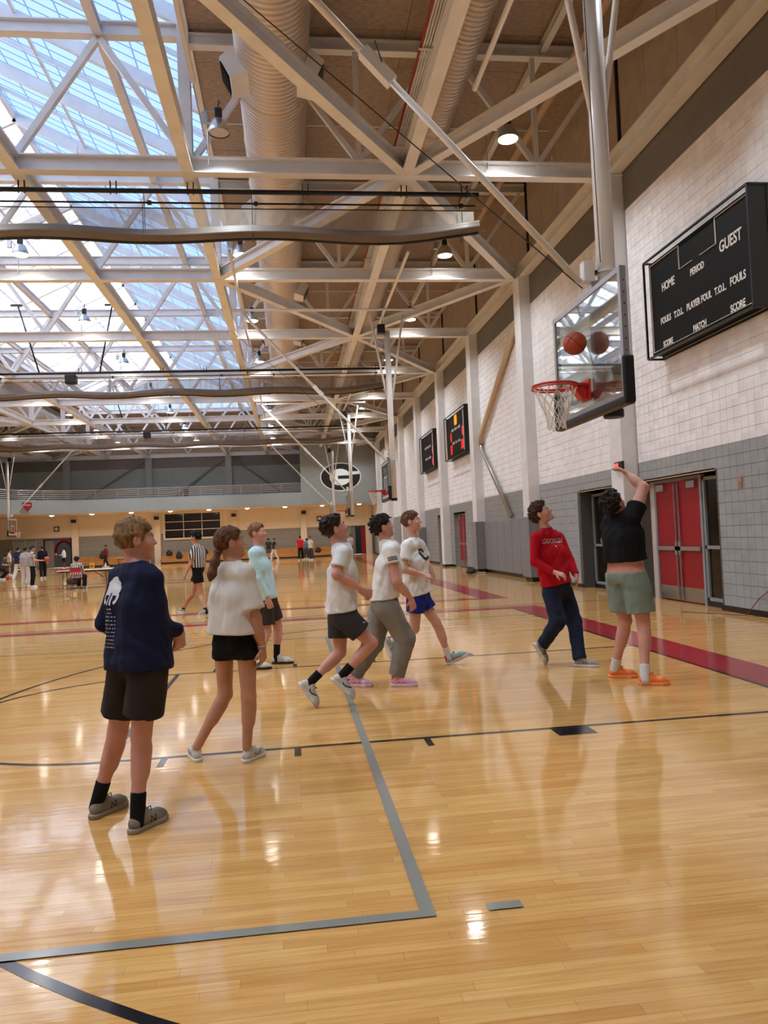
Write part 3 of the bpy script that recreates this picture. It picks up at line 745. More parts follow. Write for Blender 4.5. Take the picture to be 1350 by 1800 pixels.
# ================================================================== roll-up divider curtains
VINYL = mat('beige_vinyl', (118, 106, 96), .45, var=.06, scale=2)
NETM = bpy.data.materials.new('curtain_mesh'); NETM.use_nodes = True
_n = NETM.node_tree; _b = _n.nodes['Principled BSDF']; _b.inputs['Base Color'].default_value = lin((150, 138, 124)); _b.inputs['Alpha'].default_value = .6; _b.inputs['Roughness'].default_value = .6
for ci, cy in enumerate((16.28, 33.5, 50.7)):
    t = thing('divider_curtain', ['rolled up divider curtain on black pipes beside the nearest truss', 'rolled up divider curtain on black pipes between the middle courts', 'rolled up divider curtain on black pipes before the balcony'][ci], 'curtain', (0, cy, 0))
    MB().tube([(4.42, 0, 9.02), (-21.8, 0, 9.02)], .05, 10).build('top_pipe', BLACK, t, smooth=True)
    MB().tube([(4.4, .25, 8.88), (-21.7, .25, 8.88)], .022, 8).build('drive_pipe', BLACK, t, smooth=True)
    hx = [4.1, 2.75, .6, -1.82, -3.4, -5.23, -8.6, -12, -15.4, -18.4, -20.9]
    for x in hx:
        MB().bar((x-.06, 0, 8.95), (x-.06, 0, 9.22), .02, .06).build('pipe_clamp', BLACK, t)
        MB().bar((x+.06, 0, 8.95), (x+.06, 0, 9.22), .02, .06).build('pipe_clamp', BLACK, t)
    for x in (4.0, -.55, -2.8, -7.4, -12, -17): 
        MB().tube([(x, .02, 9.0), (x, .12, 8.85), (x, .1, 7.98), (x, -.12, 7.98), (x, -.1, 8.7)], .009, 5).build('lift_strap', BLACK, t)
        MB().lathe([(.05, -.04), (.05, .04)], (x+.08, .25, 8.88), 10, 'x').build('drum', BLACK, t)
    N = 90; roll = MB(); zc_ = lambda x: 8.1-.05*math.cos((x+2.6)*1.35)+.16*max(0, (x-2.2)/2.2)**2
    rings = 18; vs_ = []
    for i in range(N+1):
        x = 4.38-26.1*i/N; c = zc_(x)
        for k in range(rings):
            a = 2*PI*k/rings; fold = 1+.16*math.sin(6*a+.4*math.sin(x*1.1))+.08*math.sin(11*a+x*.5)
            vs_.append((x, .15*fold*math.cos(a), c+.135*fold*math.sin(a)))
    roll.add(vs_, [(i*rings+k, i*rings+(k+1) % rings, (i+1)*rings+(k+1) % rings, (i+1)*rings+k) for i in range(N) for k in range(rings)]+[tuple(range(rings)), tuple(N*rings+k for k in reversed(range(rings)))])
    roll.build('vinyl_roll', VINYL, t, smooth=True)
    MB().tube([(4.35-26*i/60, -.02, zc_(4.35-26*i/60)-.145) for i in range(61)], .035, 8).build('dark_hem', BLACK, t, smooth=True)
    mm = MB(); vv = []
    for i in range(N+1):
        x = 4.3-26*i/N; vv += [(x, .03, 8.66), (x, .03+.04*math.sin(x*3), zc_(x)+.1)]
    mm.add(vv, [(2*i, 2*i+1, 2*i+3, 2*i+2) for i in range(N)]); mm.build('mesh_panel', NETM, t)
    if ci:
        for xb_, xt_ in ((-10.25, -11.1), (-7.8, -7.25)):
            MB().tube([(xb_, 0, 9.02), (xt_, .2, 11.95)], .035, 8).build('drop_rod', BLACK, t, smooth=True)
            MB().bar((xt_-.3, .2, 12.0), (xt_+.3, .2, 12.0), .06, .08).build('rod_hanger', BLACK, t)
        MB().box((-9.2, -.2, 8.55), (-8.75, .2, 8.95)).build('drive_motor', BLACK, t, bevel=.05)
    MB().tube([(4.5, .03, 8.67), (-21.8, .03, 8.67)], .012, 6).build('hem_cord', BLACK, t)

# ================================================================== basketball hoops
GLASS = bpy.data.materials.new('backboard_glass'); GLASS.use_nodes = True
_n = GLASS.node_tree; _o = next(n for n in _n.nodes if n.type == 'OUTPUT_MATERIAL'); _n.nodes.remove(_n.nodes['Principled BSDF'])
_t = _n.nodes.new('ShaderNodeBsdfTransparent'); _t.inputs[0].default_value = (.80, .86, .83, 1); _g = _n.nodes.new('ShaderNodeBsdfGlossy'); _g.inputs['Roughness'].default_value = .02
_lw = _n.nodes.new('ShaderNodeLayerWeight'); _lw.inputs[0].default_value = .5
_f = _n.nodes.new('ShaderNodeMapRange'); _f.inputs['To Min'].default_value = .05; _f.inputs['To Max'].default_value = .6; _n.links.new(_lw.outputs['Facing'], _f.inputs[0]); _m = _n.nodes.new('ShaderNodeMixShader')
_n.links.new(_f.outputs[0], _m.inputs[0]); _n.links.new(_t.outputs[0], _m.inputs[1]); _n.links.new(_g.outputs[0], _m.inputs[2]); _n.links.new(_m.outputs[0], _o.inputs[0])
RIMRED = mat('rim_red', (196, 36, 24), .38); CORD = mat('net_cord', (226, 218, 208), .8); PADB = mat('black_pad', (18, 17, 18), .45); MAST = mat('mast_white', (236, 234, 232), .3)
def hoop(label, loc, rz=0, lines=True):
    t = thing('basketball_hoop', label, 'basketball hoop', loc, rz, None)
    F = .36                                       # face of the board, rim centre at x = 0
    gl = MB().box((F, -.86, 2.82), (F+.012, .86, 3.96)).build('glass_board', GLASS, t)
    fr = MB()
    for a, c in (((-.915, 2.77), (.915, 2.82)), ((-.915, 3.95), (.915, 4.0)), ((-.915, 2.82), (-.86, 3.95)), ((.86, 2.82), (.915, 3.95))): fr.box((F-.012, a[0], a[1]), (F+.05, c[0], c[1]))
    f = fr.build('board_frame', ALU, t)
    ln = MB()
    for a, c in (((-.86, 2.82), (.86, 2.87)), ((-.86, 3.91), (.86, 3.95)), ((-.86, 2.82), (-.82, 3.95)), ((.82, 2.82), (.86, 3.95)), ((-.295, 3.05), (.295, 3.09)), ((-.295, 3.46), (.295, 3.5)), ((-.295, 3.05), (-.255, 3.5)), ((.255, 3.05), (.295, 3.5))):
        ln.box((F-.003, a[0], a[1]), (F-.001, c[0], c[1]))
    if lines: ln.build('white_target_lines', mat('target_white', (214, 222, 222), .5), gl)
    for s in (-1, 1):
        for i in range(7): MB().lathe([(0, s*.003), (.008, s*.003), (.008, 0)], (F+.02, s*.916, 3.2+.11*i), 8, 'y').build('rivet', BLACK, f)
    MB().box((F-.035, -.95, 2.69), (F+.075, .95, 2.775)).build('bottom_pad', PADB, t, bevel=.025)
    for s in (-1, 1): MB().box((F-.035, min(s*.9, s*.955), 2.7), (F+.075, max(s*.9, s*.955), 3.15)).build('corner_pad', PADB, t, bevel=.02)
    rim = MB(); n = 40; pts = [(.2286*math.cos(2*PI*i/n), .2286*math.sin(2*PI*i/n), 3.05) for i in range(n+1)]
    rim.tube(pts, .013, 8, False); r = rim.build('rim', RIMRED, t, smooth=True)
    MB().tube([(.235*math.cos(2*PI*i/n), .235*math.sin(2*PI*i/n), 3.026) for i in range(n+1)], .009, 6, False).build('net_ring', RIMRED, r)
    MB().prism([(.2, -.1, 3.06), (.2, .1, 3.06), (F-.02, .09, 3.06), (F-.02, -.09, 3.06)], (0, 0, -.02)).build('bracket_top', RIMRED, t)
    MB().prism([(.17, -.06, 3.05), (.34, -.06, 3.05), (.34, -.06, 2.9), (.27, -.06, 2.9)], (0, .12, 0)).build('bracket_web', RIMRED, t)
    MB().box((F-.03, -.11, 2.88), (F-.012, .11, 3.1)).build('bracket_plate', RIMRED, t)
    net = MB()
    def npnt(k, j):                               # knot j rows down, k steps around
        a = 2*PI*(k+.5*(j % 2))/12; q = j/6; rr = .226-.135*min(1, q*1.25)+.03*max(0, q-.75)*4*.3
        return (rr*math.cos(a), rr*math.sin(a), 3.035-.44*q+.012*math.sin(3*a))
    for j in range(6):
        for k in range(12):
            a = npnt(k, j)
            for dk in ((0, 0), (-1, 0)) if j % 2 == 0 else ((0, 0), (1, 0)):
                net.tube([a, npnt(k+dk[0], j+1)], .0045, 4, False)
    net.build('net', CORD, t)
    MB().tube([(.63, 0, 2.77), (.63, 0, 8.35)], .097, 18).build('mast', MAST, t, smooth=True)
    MB().lathe([(0, 2.70), (.1, 2.70), (.108, 2.715), (.108, 2.78), (.097, 2.79)], (.63, 0, 0), 20).build('mast_cap', BLACK, t)
    MB().box((.44, -.05, 2.85), (.52, .05, 4.15)).build('board_support', ALU, t)
    for z in (2.95, 3.85): MB().bar((F+.05, -.55, z), (F+.05, .55, z), .05, .05).build('cross_rail', ALU, t)
    for z in (2.95, 3.85): MB().bar((F+.05, 0, z), (.48, 0, z), .06, .06).build('stand_off', ALU, t)
    for z in (4.06, 4.14, 4.25):
        MB().lathe([(.1, -.012), (.118, -.012), (.118, .012), (.1, .012)], (.63, 0, z), 18).build('mast_clamp', MAST, t)
        MB().box((.46, -.04, z-.012), (.56, .04, z+.012)).build('clamp_lug', BLACK, t)
    MB().box((.36, -.06, 4.14), (.48, .06, 4.36)).build('hinge_plate', MAST, t, bevel=.01)
    B0, B1 = Vector((.34, 0, 4.14)), Vector((-4.1, 0, 9.0))
    J = B0+(B1-B0)*.47
    MB().tube([B0, J], .036, 10).build('fold_brace', MAST, t, smooth=True); MB().tube([J, B1], .045, 10).build('fold_brace', MAST, t, smooth=True)
    d = (B1-B0).normalized()
    MB().bar(J-d*.25, J+d*.18, .12, .12).build('brace_lock', MAST, t)
    MB().tube([J-d*.1+Vector((0, -.05, .06)), J+Vector((-.02, -.2, .12))], .008, 5).build('lock_pin', BLACK, t)
    MB().tube([B0+Vector((.02, .0, -.06)), B1+Vector((-.4, .3, -.5))], .007, 5).build('hoist_cable', BLACK, t)
    MB().tube([(.5, -.16, 4.3), (.45, -.16, 9)], .005, 5).build('hoist_cable', BLACK, t)
    for s in (-1, 1): MB().tube([(.63+s*.02, 0, 5.7), (.63+s*.55, 0, 8.9)], .036, 10).build('side_strut', MAST, t, smooth=True)
    MB().tube([(-4.4, 0, 9.07), (1.6, 0, 9.07)], .045, 10).build('header_pipe', MAST, t, smooth=True)
    for x in (-4.1, .63): MB().tube([(x, -4.9, 9.16), (x, 4.9, 9.16)], .045, 10).build('hanger_pipe', MAST, t, smooth=True)
    MB().box((.3, -.16, 8.25), (.55, .12, 8.55)).build('winch', BLACK, t, bevel=.03)
    return t
h0 = hoop('glass basketball hoop the ball is striking, hung on a thick white mast', (2.80, CT[0], 0), 0, False)
h0 = hoop('glass basketball hoop on a white mast over the second court', (2.80, CT[1], 0))
dup(h0, (2.80, CT[2], 0), label='glass basketball hoop on a white mast in front of the oval emblem')
dup(h0, (2.80, CT[3], 0), label='glass basketball hoop on a white mast under the emblem wall')
dup(h0, (2*XM-2.80, CT[3], 0), PI, label='glass basketball hoop facing the other way near the dark doorway')

# ball
BALL = mat('basketball_leather', (178, 72, 44), .55, var=.08, scale=9, bump=.3, bscale=400)
SEAM = mat('ball_seam', (32, 20, 16), .6)
def ball(label, loc, r=.119):
    t = thing('basketball', label, 'ball', loc)
    me = bpy.data.meshes.new('leather'); bm = bmesh.new(); bmesh.ops.create_uvsphere(bm, u_segments=32, v_segments=20, radius=r); bm.to_mesh(me); bm.free()
    me.materials.append(BALL); me.shade_smooth(); inst('leather', me, t)
    R = r*.995
    for ax in (0, 1):
        MB().tube([Vector([R*math.cos(a), R*math.sin(a), 0] if ax == 0 else [R*math.cos(a), 0, R*math.sin(a)]) for a in [2*PI*i/36 for i in range(37)]], r*.025, 5, False).build('seam', SEAM, t)
    for s in (-1, 1):
        p = []
        for i in range(37):
            a = 2*PI*i/36; v = Vector((math.cos(a)*.8, s*(.42+.22*math.cos(2*a)), math.sin(a)*.8)).normalized()*R; p.append(v)
        MB().tube(p, r*.025, 5, False).build('seam', SEAM, t)
    t.rotation_euler = (.4, .7, .2)
    return t
ball('orange basketball in the air striking the glass board above the rim', (3.035, 7.64, 3.49))

# ================================================================== scoreboards
LET = mat('scoreboard_lettering', (236, 234, 230), .5); BRD = mat('scoreboard_black', (9, 9, 10), .6, spec=.2)
def scoreboard(label, y0, y1, z0, z1):
    t = thing('scoreboard', label, 'scoreboard', (0, 0, 0))
    MB().box((XR-.26, y0+.05, z0+.05), (XR, y1-.05, z1-.05)).build('cabinet', BRD, t)
    cg = MB()
    for x in (XR-.34, XR-.02):
        for a, c in (((y0, z0), (y1, z0)), ((y0, z1), (y1, z1)), ((y0, z0), (y0, z1)), ((y1, z0), (y1, z1))): cg.bar((x, a[0], a[1]), (x, c[0], c[1]), .035, .035, (1, 0, 0))
    for y in (y0, y1):
        for z in (z0, z1): cg.bar((XR-.34, y, z), (XR, y, z), .035, .035)
    cg.build('guard_frame', BLACK, t)
    MB().box((XR-.33, y0-.004, z0), (XR, y0+.004, z1)).build('end_cover', BLACK, t)
    return t
X_ = XR-.266; RT, UPV = (0, -1, 0), (0, 0, 1)
s1 = scoreboard('dark switched off scoreboard in a wire guard on the cream block wall', 10.72, 14.17, 4.80, 6.70)
for tx, y, z, sz in (('HOME', 13.39, 6.04, .22), ('PERIOD', 12.37, 5.97, .17), ('GUEST', 11.35, 6.06, .27), ('FOULS', 13.54, 5.42, .17), ('T.O.L.', 13.06, 5.4, .17), ('PLAYER FOUL', 12.37, 5.4, .17), ('T.O.L.', 11.7, 5.39, .17), ('FOULS', 11.2, 5.4, .19), ('SCORE', 13.5, 4.97, .15), ('MATCH', 12.38, 4.97, .16), ('SCORE', 11.24, 4.97, .17)):
    text_obj('lettering', tx, sz, LET, s1, (X_, y, z), RT, UPV, .003, .0045, .78)
ol = [((14.05, 4.9), (14.05, 6.6)), ((14.05, 6.6), (12.95, 6.6)), ((11.75, 6.6), (10.82, 6.6)), ((10.82, 6.6), (10.82, 4.9)), ((10.82, 4.9), (14.05, 4.9)), ((12.95, 6.6), (12.95, 6.17)), ((12.95, 6.17), (12.5, 6.17)), ((12.25, 6.17), (11.75, 6.17)), ((11.75, 6.17), (11.75, 6.6))]
for a, c in ol: MB().bar((X_, a[0], a[1]), (X_, c[0], c[1]), .006, .03, (1, 0, 0)).build('outline', LET, s1)
AMB = mat('amber_digits', (120, 60, 8), .5, emit=(255, 150, 20), estr=1.6); RDG = mat('red_digits', (120, 10, 8), .5, emit=(255, 34, 24), estr=1.6)
for i, (ya, yb, lab) in enumerate(((29.95, 34.0, 'scoreboard with lit amber and red digits on the cream wall'), (36.75, 40.7, 'scoreboard with dim red digits next to the lit one'))):
    s = scoreboard(lab, ya, yb, 4.82, 6.72); yc = (ya+yb)/2
    if i == 0:
        text_obj('clock_digits', '00', .62, AMB, s, (X_, yc, 6.38), RT, UPV, .003, .012, .8)
        for tx, y, z in (('0', yc+1.0, 5.74), ('0', yc-1.25, 5.75), ('17', yc+1.0, 5.18), ('30', yc-1.1, 5.22)): text_obj('score_digits', tx, .55, RDG, s, (X_, y, z), RT, UPV, .003, .012, .8)
    else:
        for tx, y, z in (('0', yc-1.25, 5.75), ('0', yc-1.2, 5.2)): text_obj('score_digits', tx, .5, RDG, s, (X_, y, z), RT, UPV, .003, .01, .8)
    text_obj('lettering', 'HOME   PERIOD   GUEST', .16, LET, s, (X_, yc, 6.02), RT, UPV, .003)
    text_obj('lettering', 'FOULS   T.O.L.   FOULS', .15, LET, s, (X_, yc, 5.45), RT, UPV, .003)
    MB().bar((X_, yb-.1, 4.95), (X_, yb-.1, 6.6), .006, .05, (1, 0, 0)).build('outline', LET, s); MB().bar((X_, ya+.55, 4.95), (X_, ya+.55, 6.6), .006, .05, (1, 0, 0)).build('outline', LET, s)
tag(scoreboard('dark scoreboard in a wire guard on the wall across the gym', 54, 57.4, 4.8, 6.7), 'dark scoreboard in a wire guard on the wall across the gym', 'scoreboard').matrix_world = Matrix.Translation((2*XM, 0, 0)) @ Matrix.Diagonal((-1, 1, 1, 1))

# ================================================================== wall pads, small fixtures
PAD = mat('grey_pad_vinyl', (128, 128, 130), .5, var=.03)
for i in range(7):
    t = thing('wall_pad', 'tall grey vinyl wall pad on the block wall under the slanting pipe', 'wall pad', (XR, 22.25+.93*i, 0), 0, 'grey wall pads')
    MB().box((-.07, .004, .12), (0, .926, 1.93)).build('cushion', PAD, t, bevel=.02); MB().box((-.05, 0, .1), (0, .93, .13)).build('lip', BLACK, t)
for y, lab in ((T(1), 'grey vinyl pad wrapped round the near column'), (T(2), 'grey vinyl pad wrapped round the far column of the pads'), (T(4), 'grey vinyl pad round a column past the plain doorway')):
    t = thing('column_pad', lab, 'wall pad', (XR, y, 0))
    MB().box((-.42, -.38, .12), (-.36, .38, 1.95)).build('front_cushion', PAD, t, bevel=.02)
    for s in (-1, 1): MB().box((-.36, s*.38-.06*(s > 0), .12), (0, s*.38+.06*(s < 0), 1.95)).build('side_cushion', PAD, t, bevel=.02)
    MB().box((-.42, -.38, .1), (0, .38, .13)).build('lip', BLACK, t)
t = thing('slanting_pipe', 'long slanting pipe on the wall, tan above and shiny below', 'pipe', (XR-.12, 0, 0))
MB().tube([(0, 22.95, 8.26), (0, 28.38, 5.2), (0, 28.35, 4.9)], .1, 12).build('tan_length', PIPE, t, smooth=True); MB().tube([(0, 28.35, 4.95), (0, 28.3, 4.7), (0, 24.86, 2.03)], .075, 12).build('shiny_length', SSTEEL, t, smooth=True)
t = thing('wall_timer', 'small black timer with red glowing display on the column', 'timer', (XR-.34, T(0)-.2, 2.85))
MB().box((-.06, -.2, -.09), (0, .2, .09)).build('case', BLACK, t, bevel=.01); MB().box((-.066, -.02, -.06), (-.06, .17, .06)).build('display', mat('timer_glow', (200, 40, 30), .5, emit=(255, 70, 56), estr=2.2), t)
t = thing('pull_station', 'small tan box on the grey blocks beside the sidelight', 'wall box', (XR, 11.85, 2.2)); MB().box((-.03, -.05, -.09), (0, .05, .09)).build('case', mat('tan_plate', (170, 128, 112), .5), t, bevel=.006); MB().box((-.036, -.03, -.05), (-.03, .03, 0)).build('plate', mat('tan_plate2', (150, 108, 94), .5), t)
CORDM = mat('red_brown_cord', (120, 40, 34), .5)
tag(MB().tube([fl(1198, 1076)+Vector((0, 0, .006)), fl(1245, 1078)+Vector((0, 0, .006)), fl(1290, 1081)+Vector((0, 0, .006)), fl(1312, 1082.5)+Vector((0, 0, .008)), at(1335, 1052, 0, XR-.03), at(1352, 1038, 0, XR-.03), at(1375, 1015, 0, XR-.03)], .007, 6).build('power_cord', CORDM), 'thin red brown cord lying on the floor and up the blocks', 'cord')
for px, lab in ((828, 'dark shoes and bag left on the floor by the pads'),):
    c = fl(px, 1009); t = thing('gym_bag', 'small dark gym bag with a strap left on the floor by the pads', 'bag', c)
    MB().lathe([(0, .0), (.16, .02), (.19, .09), (.13, .17), (0, .19)], (0, 0, 0), 14).build('pouch', mat('dark_nylon', (34, 34, 38), .7), t, smooth=True)
    MB().tube([(-.15, 0, .12), (-.08, -.1, .24), (.08, -.1, .24), (.15, 0, .12)], .015, 6).build('strap', BLACK, t)
    MB().box((.22, -.1, 0), (.55, .06, .05)).build('flap', mat('pale_nylon', (170, 170, 168), .7), t, bevel=.02)

# ================================================================== people: smooth solids meshed from distance fields
V3 = lambda *a: np.array(a, dtype=float)
def unit(v): v = np.asarray(v, float); return v/np.linalg.norm(v)
class Field:
    def __init__(s, lo, hi, res):
        s.o = np.asarray(lo, float); s.res = res
        n = np.ceil((np.asarray(hi)-s.o)/res).astype(int)+1
        s.ax = [(s.o[i]+res*np.arange(n[i])).astype(np.float32) for i in range(3)]
        s.d = np.full(n, 1.0, np.float32)
    def sub(s, lo, hi):
        sl = []
        for i in range(3):
            a = int(max(0, math.floor((lo[i]-s.o[i])/s.res))); b = int(min(len(s.ax[i]), math.ceil((hi[i]-s.o[i])/s.res)+1))
            if b <= a: return None
            sl.append(slice(a, b))
        return tuple(sl), s.ax[0][sl[0]][:, None, None], s.ax[1][sl[1]][None, :, None], s.ax[2][sl[2]][None, None, :]
    def mix(s, sl, d, k, op):
        c = s.d[sl]
        if op == 'cut':
            d = -d; h = np.clip(.5-.5*(d-c)/k, 0, 1) if k else None
            s.d[sl] = np.maximum(c, d) if not k else d+(c-d)*h+k*h*(1-h)
        elif k:
            h = np.clip(.5+.5*(c-d)/k, 0, 1); s.d[sl] = c+(d-c)*h-k*h*(1-h)
        else: s.d[sl] = np.minimum(c, d)
    def cone(s, a, b, ra, rb, k=.03, cuts=(), op='add'):
        a, b = np.asarray(a, float), np.asarray(b, float); m = k+3*s.res; R = max(ra, rb)+m
        g = s.sub(np.minimum(a, b)-R, np.maximum(a, b)+R)
        if g is None: return s
        sl, x, y, z = g; v = b-a; L2 = float(v@v)+1e-12
        px, py, pz = x-a[0], y-a[1], z-a[2]
        t = np.clip((px*v[0]+py*v[1]+pz*v[2])/L2, 0, 1)
        d = np.sqrt((px-t*v[0])**2+(py-t*v[1])**2+(pz-t*v[2])**2)-(ra+(rb-ra)*t)
        for p, n in cuts: d = np.maximum(d, (x-p[0])*n[0]+(y-p[1])*n[1]+(z-p[2])*n[2])
        s.mix(sl, d.astype(np.float32), k, op); return s
    def ell(s, c, M, r, k=.02, op='add', cuts=()):
        c = np.asarray(c, float); R = max(r)+k+3*s.res; g = s.sub(c-R, c+R)
        if g is None: return s
        sl, x, y, z = g; P = (x-c[0], y-c[1], z-c[2])
        q = [P[0]*M[0][i]+P[1]*M[1][i]+P[2]*M[2][i] for i in range(3)]
        k0 = np.sqrt(sum((q[i]/r[i])**2 for i in range(3)))+1e-6; k1 = np.sqrt(sum((q[i]/r[i]**2)**2 for i in range(3)))+1e-6
        d = k0*(k0-1)/k1
        for p, n in cuts: d = np.maximum(d, (x-p[0])*n[0]+(y-p[1])*n[1]+(z-p[2])*n[2])
        s.mix(sl, d.astype(np.float32), k, op); return s
    def plane(s, p, n):
        x, y, z = s.ax; s.d = np.maximum(s.d, ((x[:, None, None]-p[0])*n[0]+(y[None, :, None]-p[1])*n[1]+(z[None, None, :]-p[2])*n[2]).astype(np.float32)); return s
    def wrinkle(s, amp, freq, seed=0, n=5, aniso=(1, 1, .45)):
        I = np.nonzero(np.abs(s.d) < .05)
        if not len(I[0]): return s
        P = np.stack([s.ax[i][I[i]] for i in range(3)], 1); r = np.random.default_rng(seed); f = np.zeros(len(P))
        for j in range(n):
            w = unit(r.normal(size=3)*np.array(aniso))*freq*(.6+.25*j); f += np.sin(P@w+r.uniform(0, 6)+1.6*np.sin(P@(w[[1, 2, 0]]*.6)))/(1+.35*j)
        s.d[I] += (amp*f/n*1.8).astype(np.float32); return s
    def mesh(s):
        d = s.d; ins = d < 0; res = s.res; nx, ny, nz = d.shape
        cnt = np.zeros((nx-1, ny-1, nz-1), np.uint8)
        cor = [(i, j, k) for i in (0, 1) for j in (0, 1) for k in (0, 1)]
        for i, j, k in cor: cnt += ins[i:nx-1+i, j:ny-1+j, k:nz-1+k]
        A = np.nonzero((cnt > 0) & (cnt < 8)); n = len(A[0])
        if n == 0: return np.zeros((0, 3)), np.zeros((0, 4), int)
        ids = np.full(cnt.shape, -1, np.int32); ids[A] = np.arange(n)
        acc = np.zeros((n, 3)); num = np.zeros(n); val = {c: d[A[0]+c[0], A[1]+c[1], A[2]+c[2]] for c in cor}
        for c in cor:
            for ax in range(3):
                if c[ax]: continue
                e = list(c); e[ax] = 1; e = tuple(e); v0, v1 = val[c], val[e]; m = (v0 < 0) != (v1 < 0)
                t = v0[m]/(v0[m]-v1[m]); p = np.tile(np.array(c, float), (m.sum(), 1)); p[:, ax] += t; acc[m] += p; num[m] += 1
        vtx = s.o+(np.stack(A, 1)+acc/num[:, None])*res
        F = []
        for ax in range(3):
            u, w = [(1, 2), (2, 0), (0, 1)][ax]
            a = [slice(None)]*3; b = [slice(None)]*3; a[ax] = slice(0, -1); b[ax] = slice(1, None)
            s0, s1 = ins[tuple(a)], ins[tuple(b)]; ch = np.nonzero(s0 != s1); ch = np.stack(ch, 1)
            ok = (ch[:, u] > 0) & (ch[:, w] > 0) & (ch[:, u] < d.shape[u]-1) & (ch[:, w] < d.shape[w]-1); ch = ch[ok]
            def cell(du, dw):
                q = ch.copy(); q[:, u] -= du; q[:, w] -= dw; return ids[q[:, 0], q[:, 1], q[:, 2]]
            Q = np.stack([cell(1, 1), cell(0, 1), cell(0, 0), cell(1, 0)], 1)
            fl_ = ~s0[ch[:, 0], ch[:, 1], ch[:, 2]]; Q[fl_] = Q[fl_][:, ::-1]; F.append(Q)
        F = np.concatenate(F); return vtx, F[(F >= 0).all(1)]
def np_mesh(name, v, f, m):
    me = bpy.data.meshes.new(name); n = len(f)
    me.vertices.add(len(v)); me.vertices.foreach_set('co', np.asarray(v, np.float32).ravel())
    me.loops.add(4*n); me.loops.foreach_set('vertex_index', np.asarray(f, np.int32).ravel())
    me.polygons.add(n); me.polygons.foreach_set('loop_start', np.arange(0, 4*n, 4, dtype=np.int32))
    me.polygons.foreach_set('use_smooth', np.ones(n, bool))
    me.update(calc_edges=True); me.validate(); me.materials.append(m); return me
def place(name, v, f, m, root):
    o = bpy.data.objects.new(name, np_mesh(name, np.asarray(v)-np.array(root.location if root.parent is None else root.parent.location), f, m)); COL.objects.link(o); o.parent = root; return o

def fabric(name, rgb, rough=.85, var=.03): return mat('cloth_'+name, rgb, rough, var=var, scale=9, bump=.12, bscale=420, spec=.2)
SKIN = {'fair': mat('skin_fair', (206, 156, 138), .5, var=.05, scale=7), 'pink': mat('skin_pink', (202, 146, 130), .5, var=.05, scale=7),
        'tan': mat('skin_tan', (190, 138, 114), .5, var=.05, scale=7), 'dark': mat('skin_dark', (104, 68, 52), .5, var=.05, scale=7)}
EYEW = mat('eye_white', (214, 206, 200), .3); EYED = mat('eye_dark', (38, 28, 22), .2); LIP = mat('lip', (168, 92, 84), .5)
def hair_mat(name, rgb):
    return mat('hair_'+name, rgb, .6, spec=.25, var=.28, scale=5, bump=.7, bscale=26, stretch=(9, 9, 1.4))

def head_frame(f, up):
    f = unit(f); r = unit(np.cross(f, up)); return np.stack([r, f, np.cross(r, f)], 1)
def add_head(F, c, M, s=1.0, neck=None):
    P = lambda x, y, z: c+M@(np.array((x, y, z))*s)
    F.ell(P(0, -.014, .03), M, (.076*s, .096*s, .088*s), .02); F.ell(P(0, .03, -.045), M, (.056*s, .06*s, .074*s), .035)
    F.ell(P(0, .07, -.102), M, (.026*s, .024*s, .021*s), .025)
    for sx in (-1, 1):
        F.ell(P(sx*.036, .055, -.028), M, (.026*s, .028*s, .03*s), .025)
        F.cone(P(sx*.012, .082, .024), P(sx*.042, .068, .024), .012*s, .01*s, .015)
        F.ell(P(sx*.031, .094, .004), M, (.015*s, .014*s, .011*s), .008, 'cut')
        F.ell(P(sx*.083, -.012, -.008), M, (.012*s, .024*s, .035*s), .006)
        F.ell(P(sx*.094, -.007, -.004), M, (.006*s, .012*s, .019*s), .003, 'cut')
    F.cone(P(0, .082, .015), P(0, .107, -.028), .008*s, .0125*s, .012)
    for sx in (-1, 1): F.ell(P(sx*.012, .096, -.031), M, (.009*s, .011*s, .008*s), .006)
    F.cone(P(-.02, .082, -.062), P(.02, .082, -.062), .0075*s, .0075*s, .008); F.cone(P(-.016, .08, -.076), P(.016, .08, -.076), .008*s, .008*s, .008)
    F.cone(P(-.024, .094, -.0685), P(.024, .094, -.0685), .0028*s, .0028*s, .003, op='cut')
    return P
def add_hand(F, w, h, palm, curl=.5, s=1.0):
    """Palm, four unequal bent fingers and a thumb from the side of the palm; w wrist, h fingertip direction point."""
    d = unit(h-w); n = unit(palm-d*(palm@d)); sd = np.cross(d, n)
    for t in (-1, -.33, .33, 1): F.cone(w+d*.02+sd*t*.014*s, w+d*.088*s+sd*t*.029*s, .0175*s, .0125*s, .012)
    for i, (t, L) in enumerate(((-1, .062), (-.34, .074), (.33, .07), (1, .055))):
        p = w+d*.088*s+sd*t*.029*s; a = curl*(.55+.1*i); dirs = []
        for q in range(3):
            v = d*math.cos(a)+n*math.sin(a)+sd*t*.06; pn = p+unit(v)*L*s*(.45, .32, .25)[q]
            F.cone(p, pn, (.0098-.0012*q)*s, (.009-.0013*q)*s, .005); p = pn; a += curl*.75
    p = w+d*.03*s-sd*.026*s; v = unit(-sd*.75+d*.6+n*.35)
    F.cone(p, p+v*.04*s, .0135*s, .0115*s, .01); F.cone(p+v*.04*s, p+v*.04*s+unit(d*.8+n*(.2+curl*.5)-sd*.2)*.032*s, .0108*s, .0085*s, .005)
def swatch_box(pts, pad): pts = np.array(pts); return pts.min(0)-pad, pts.max(0)+pad

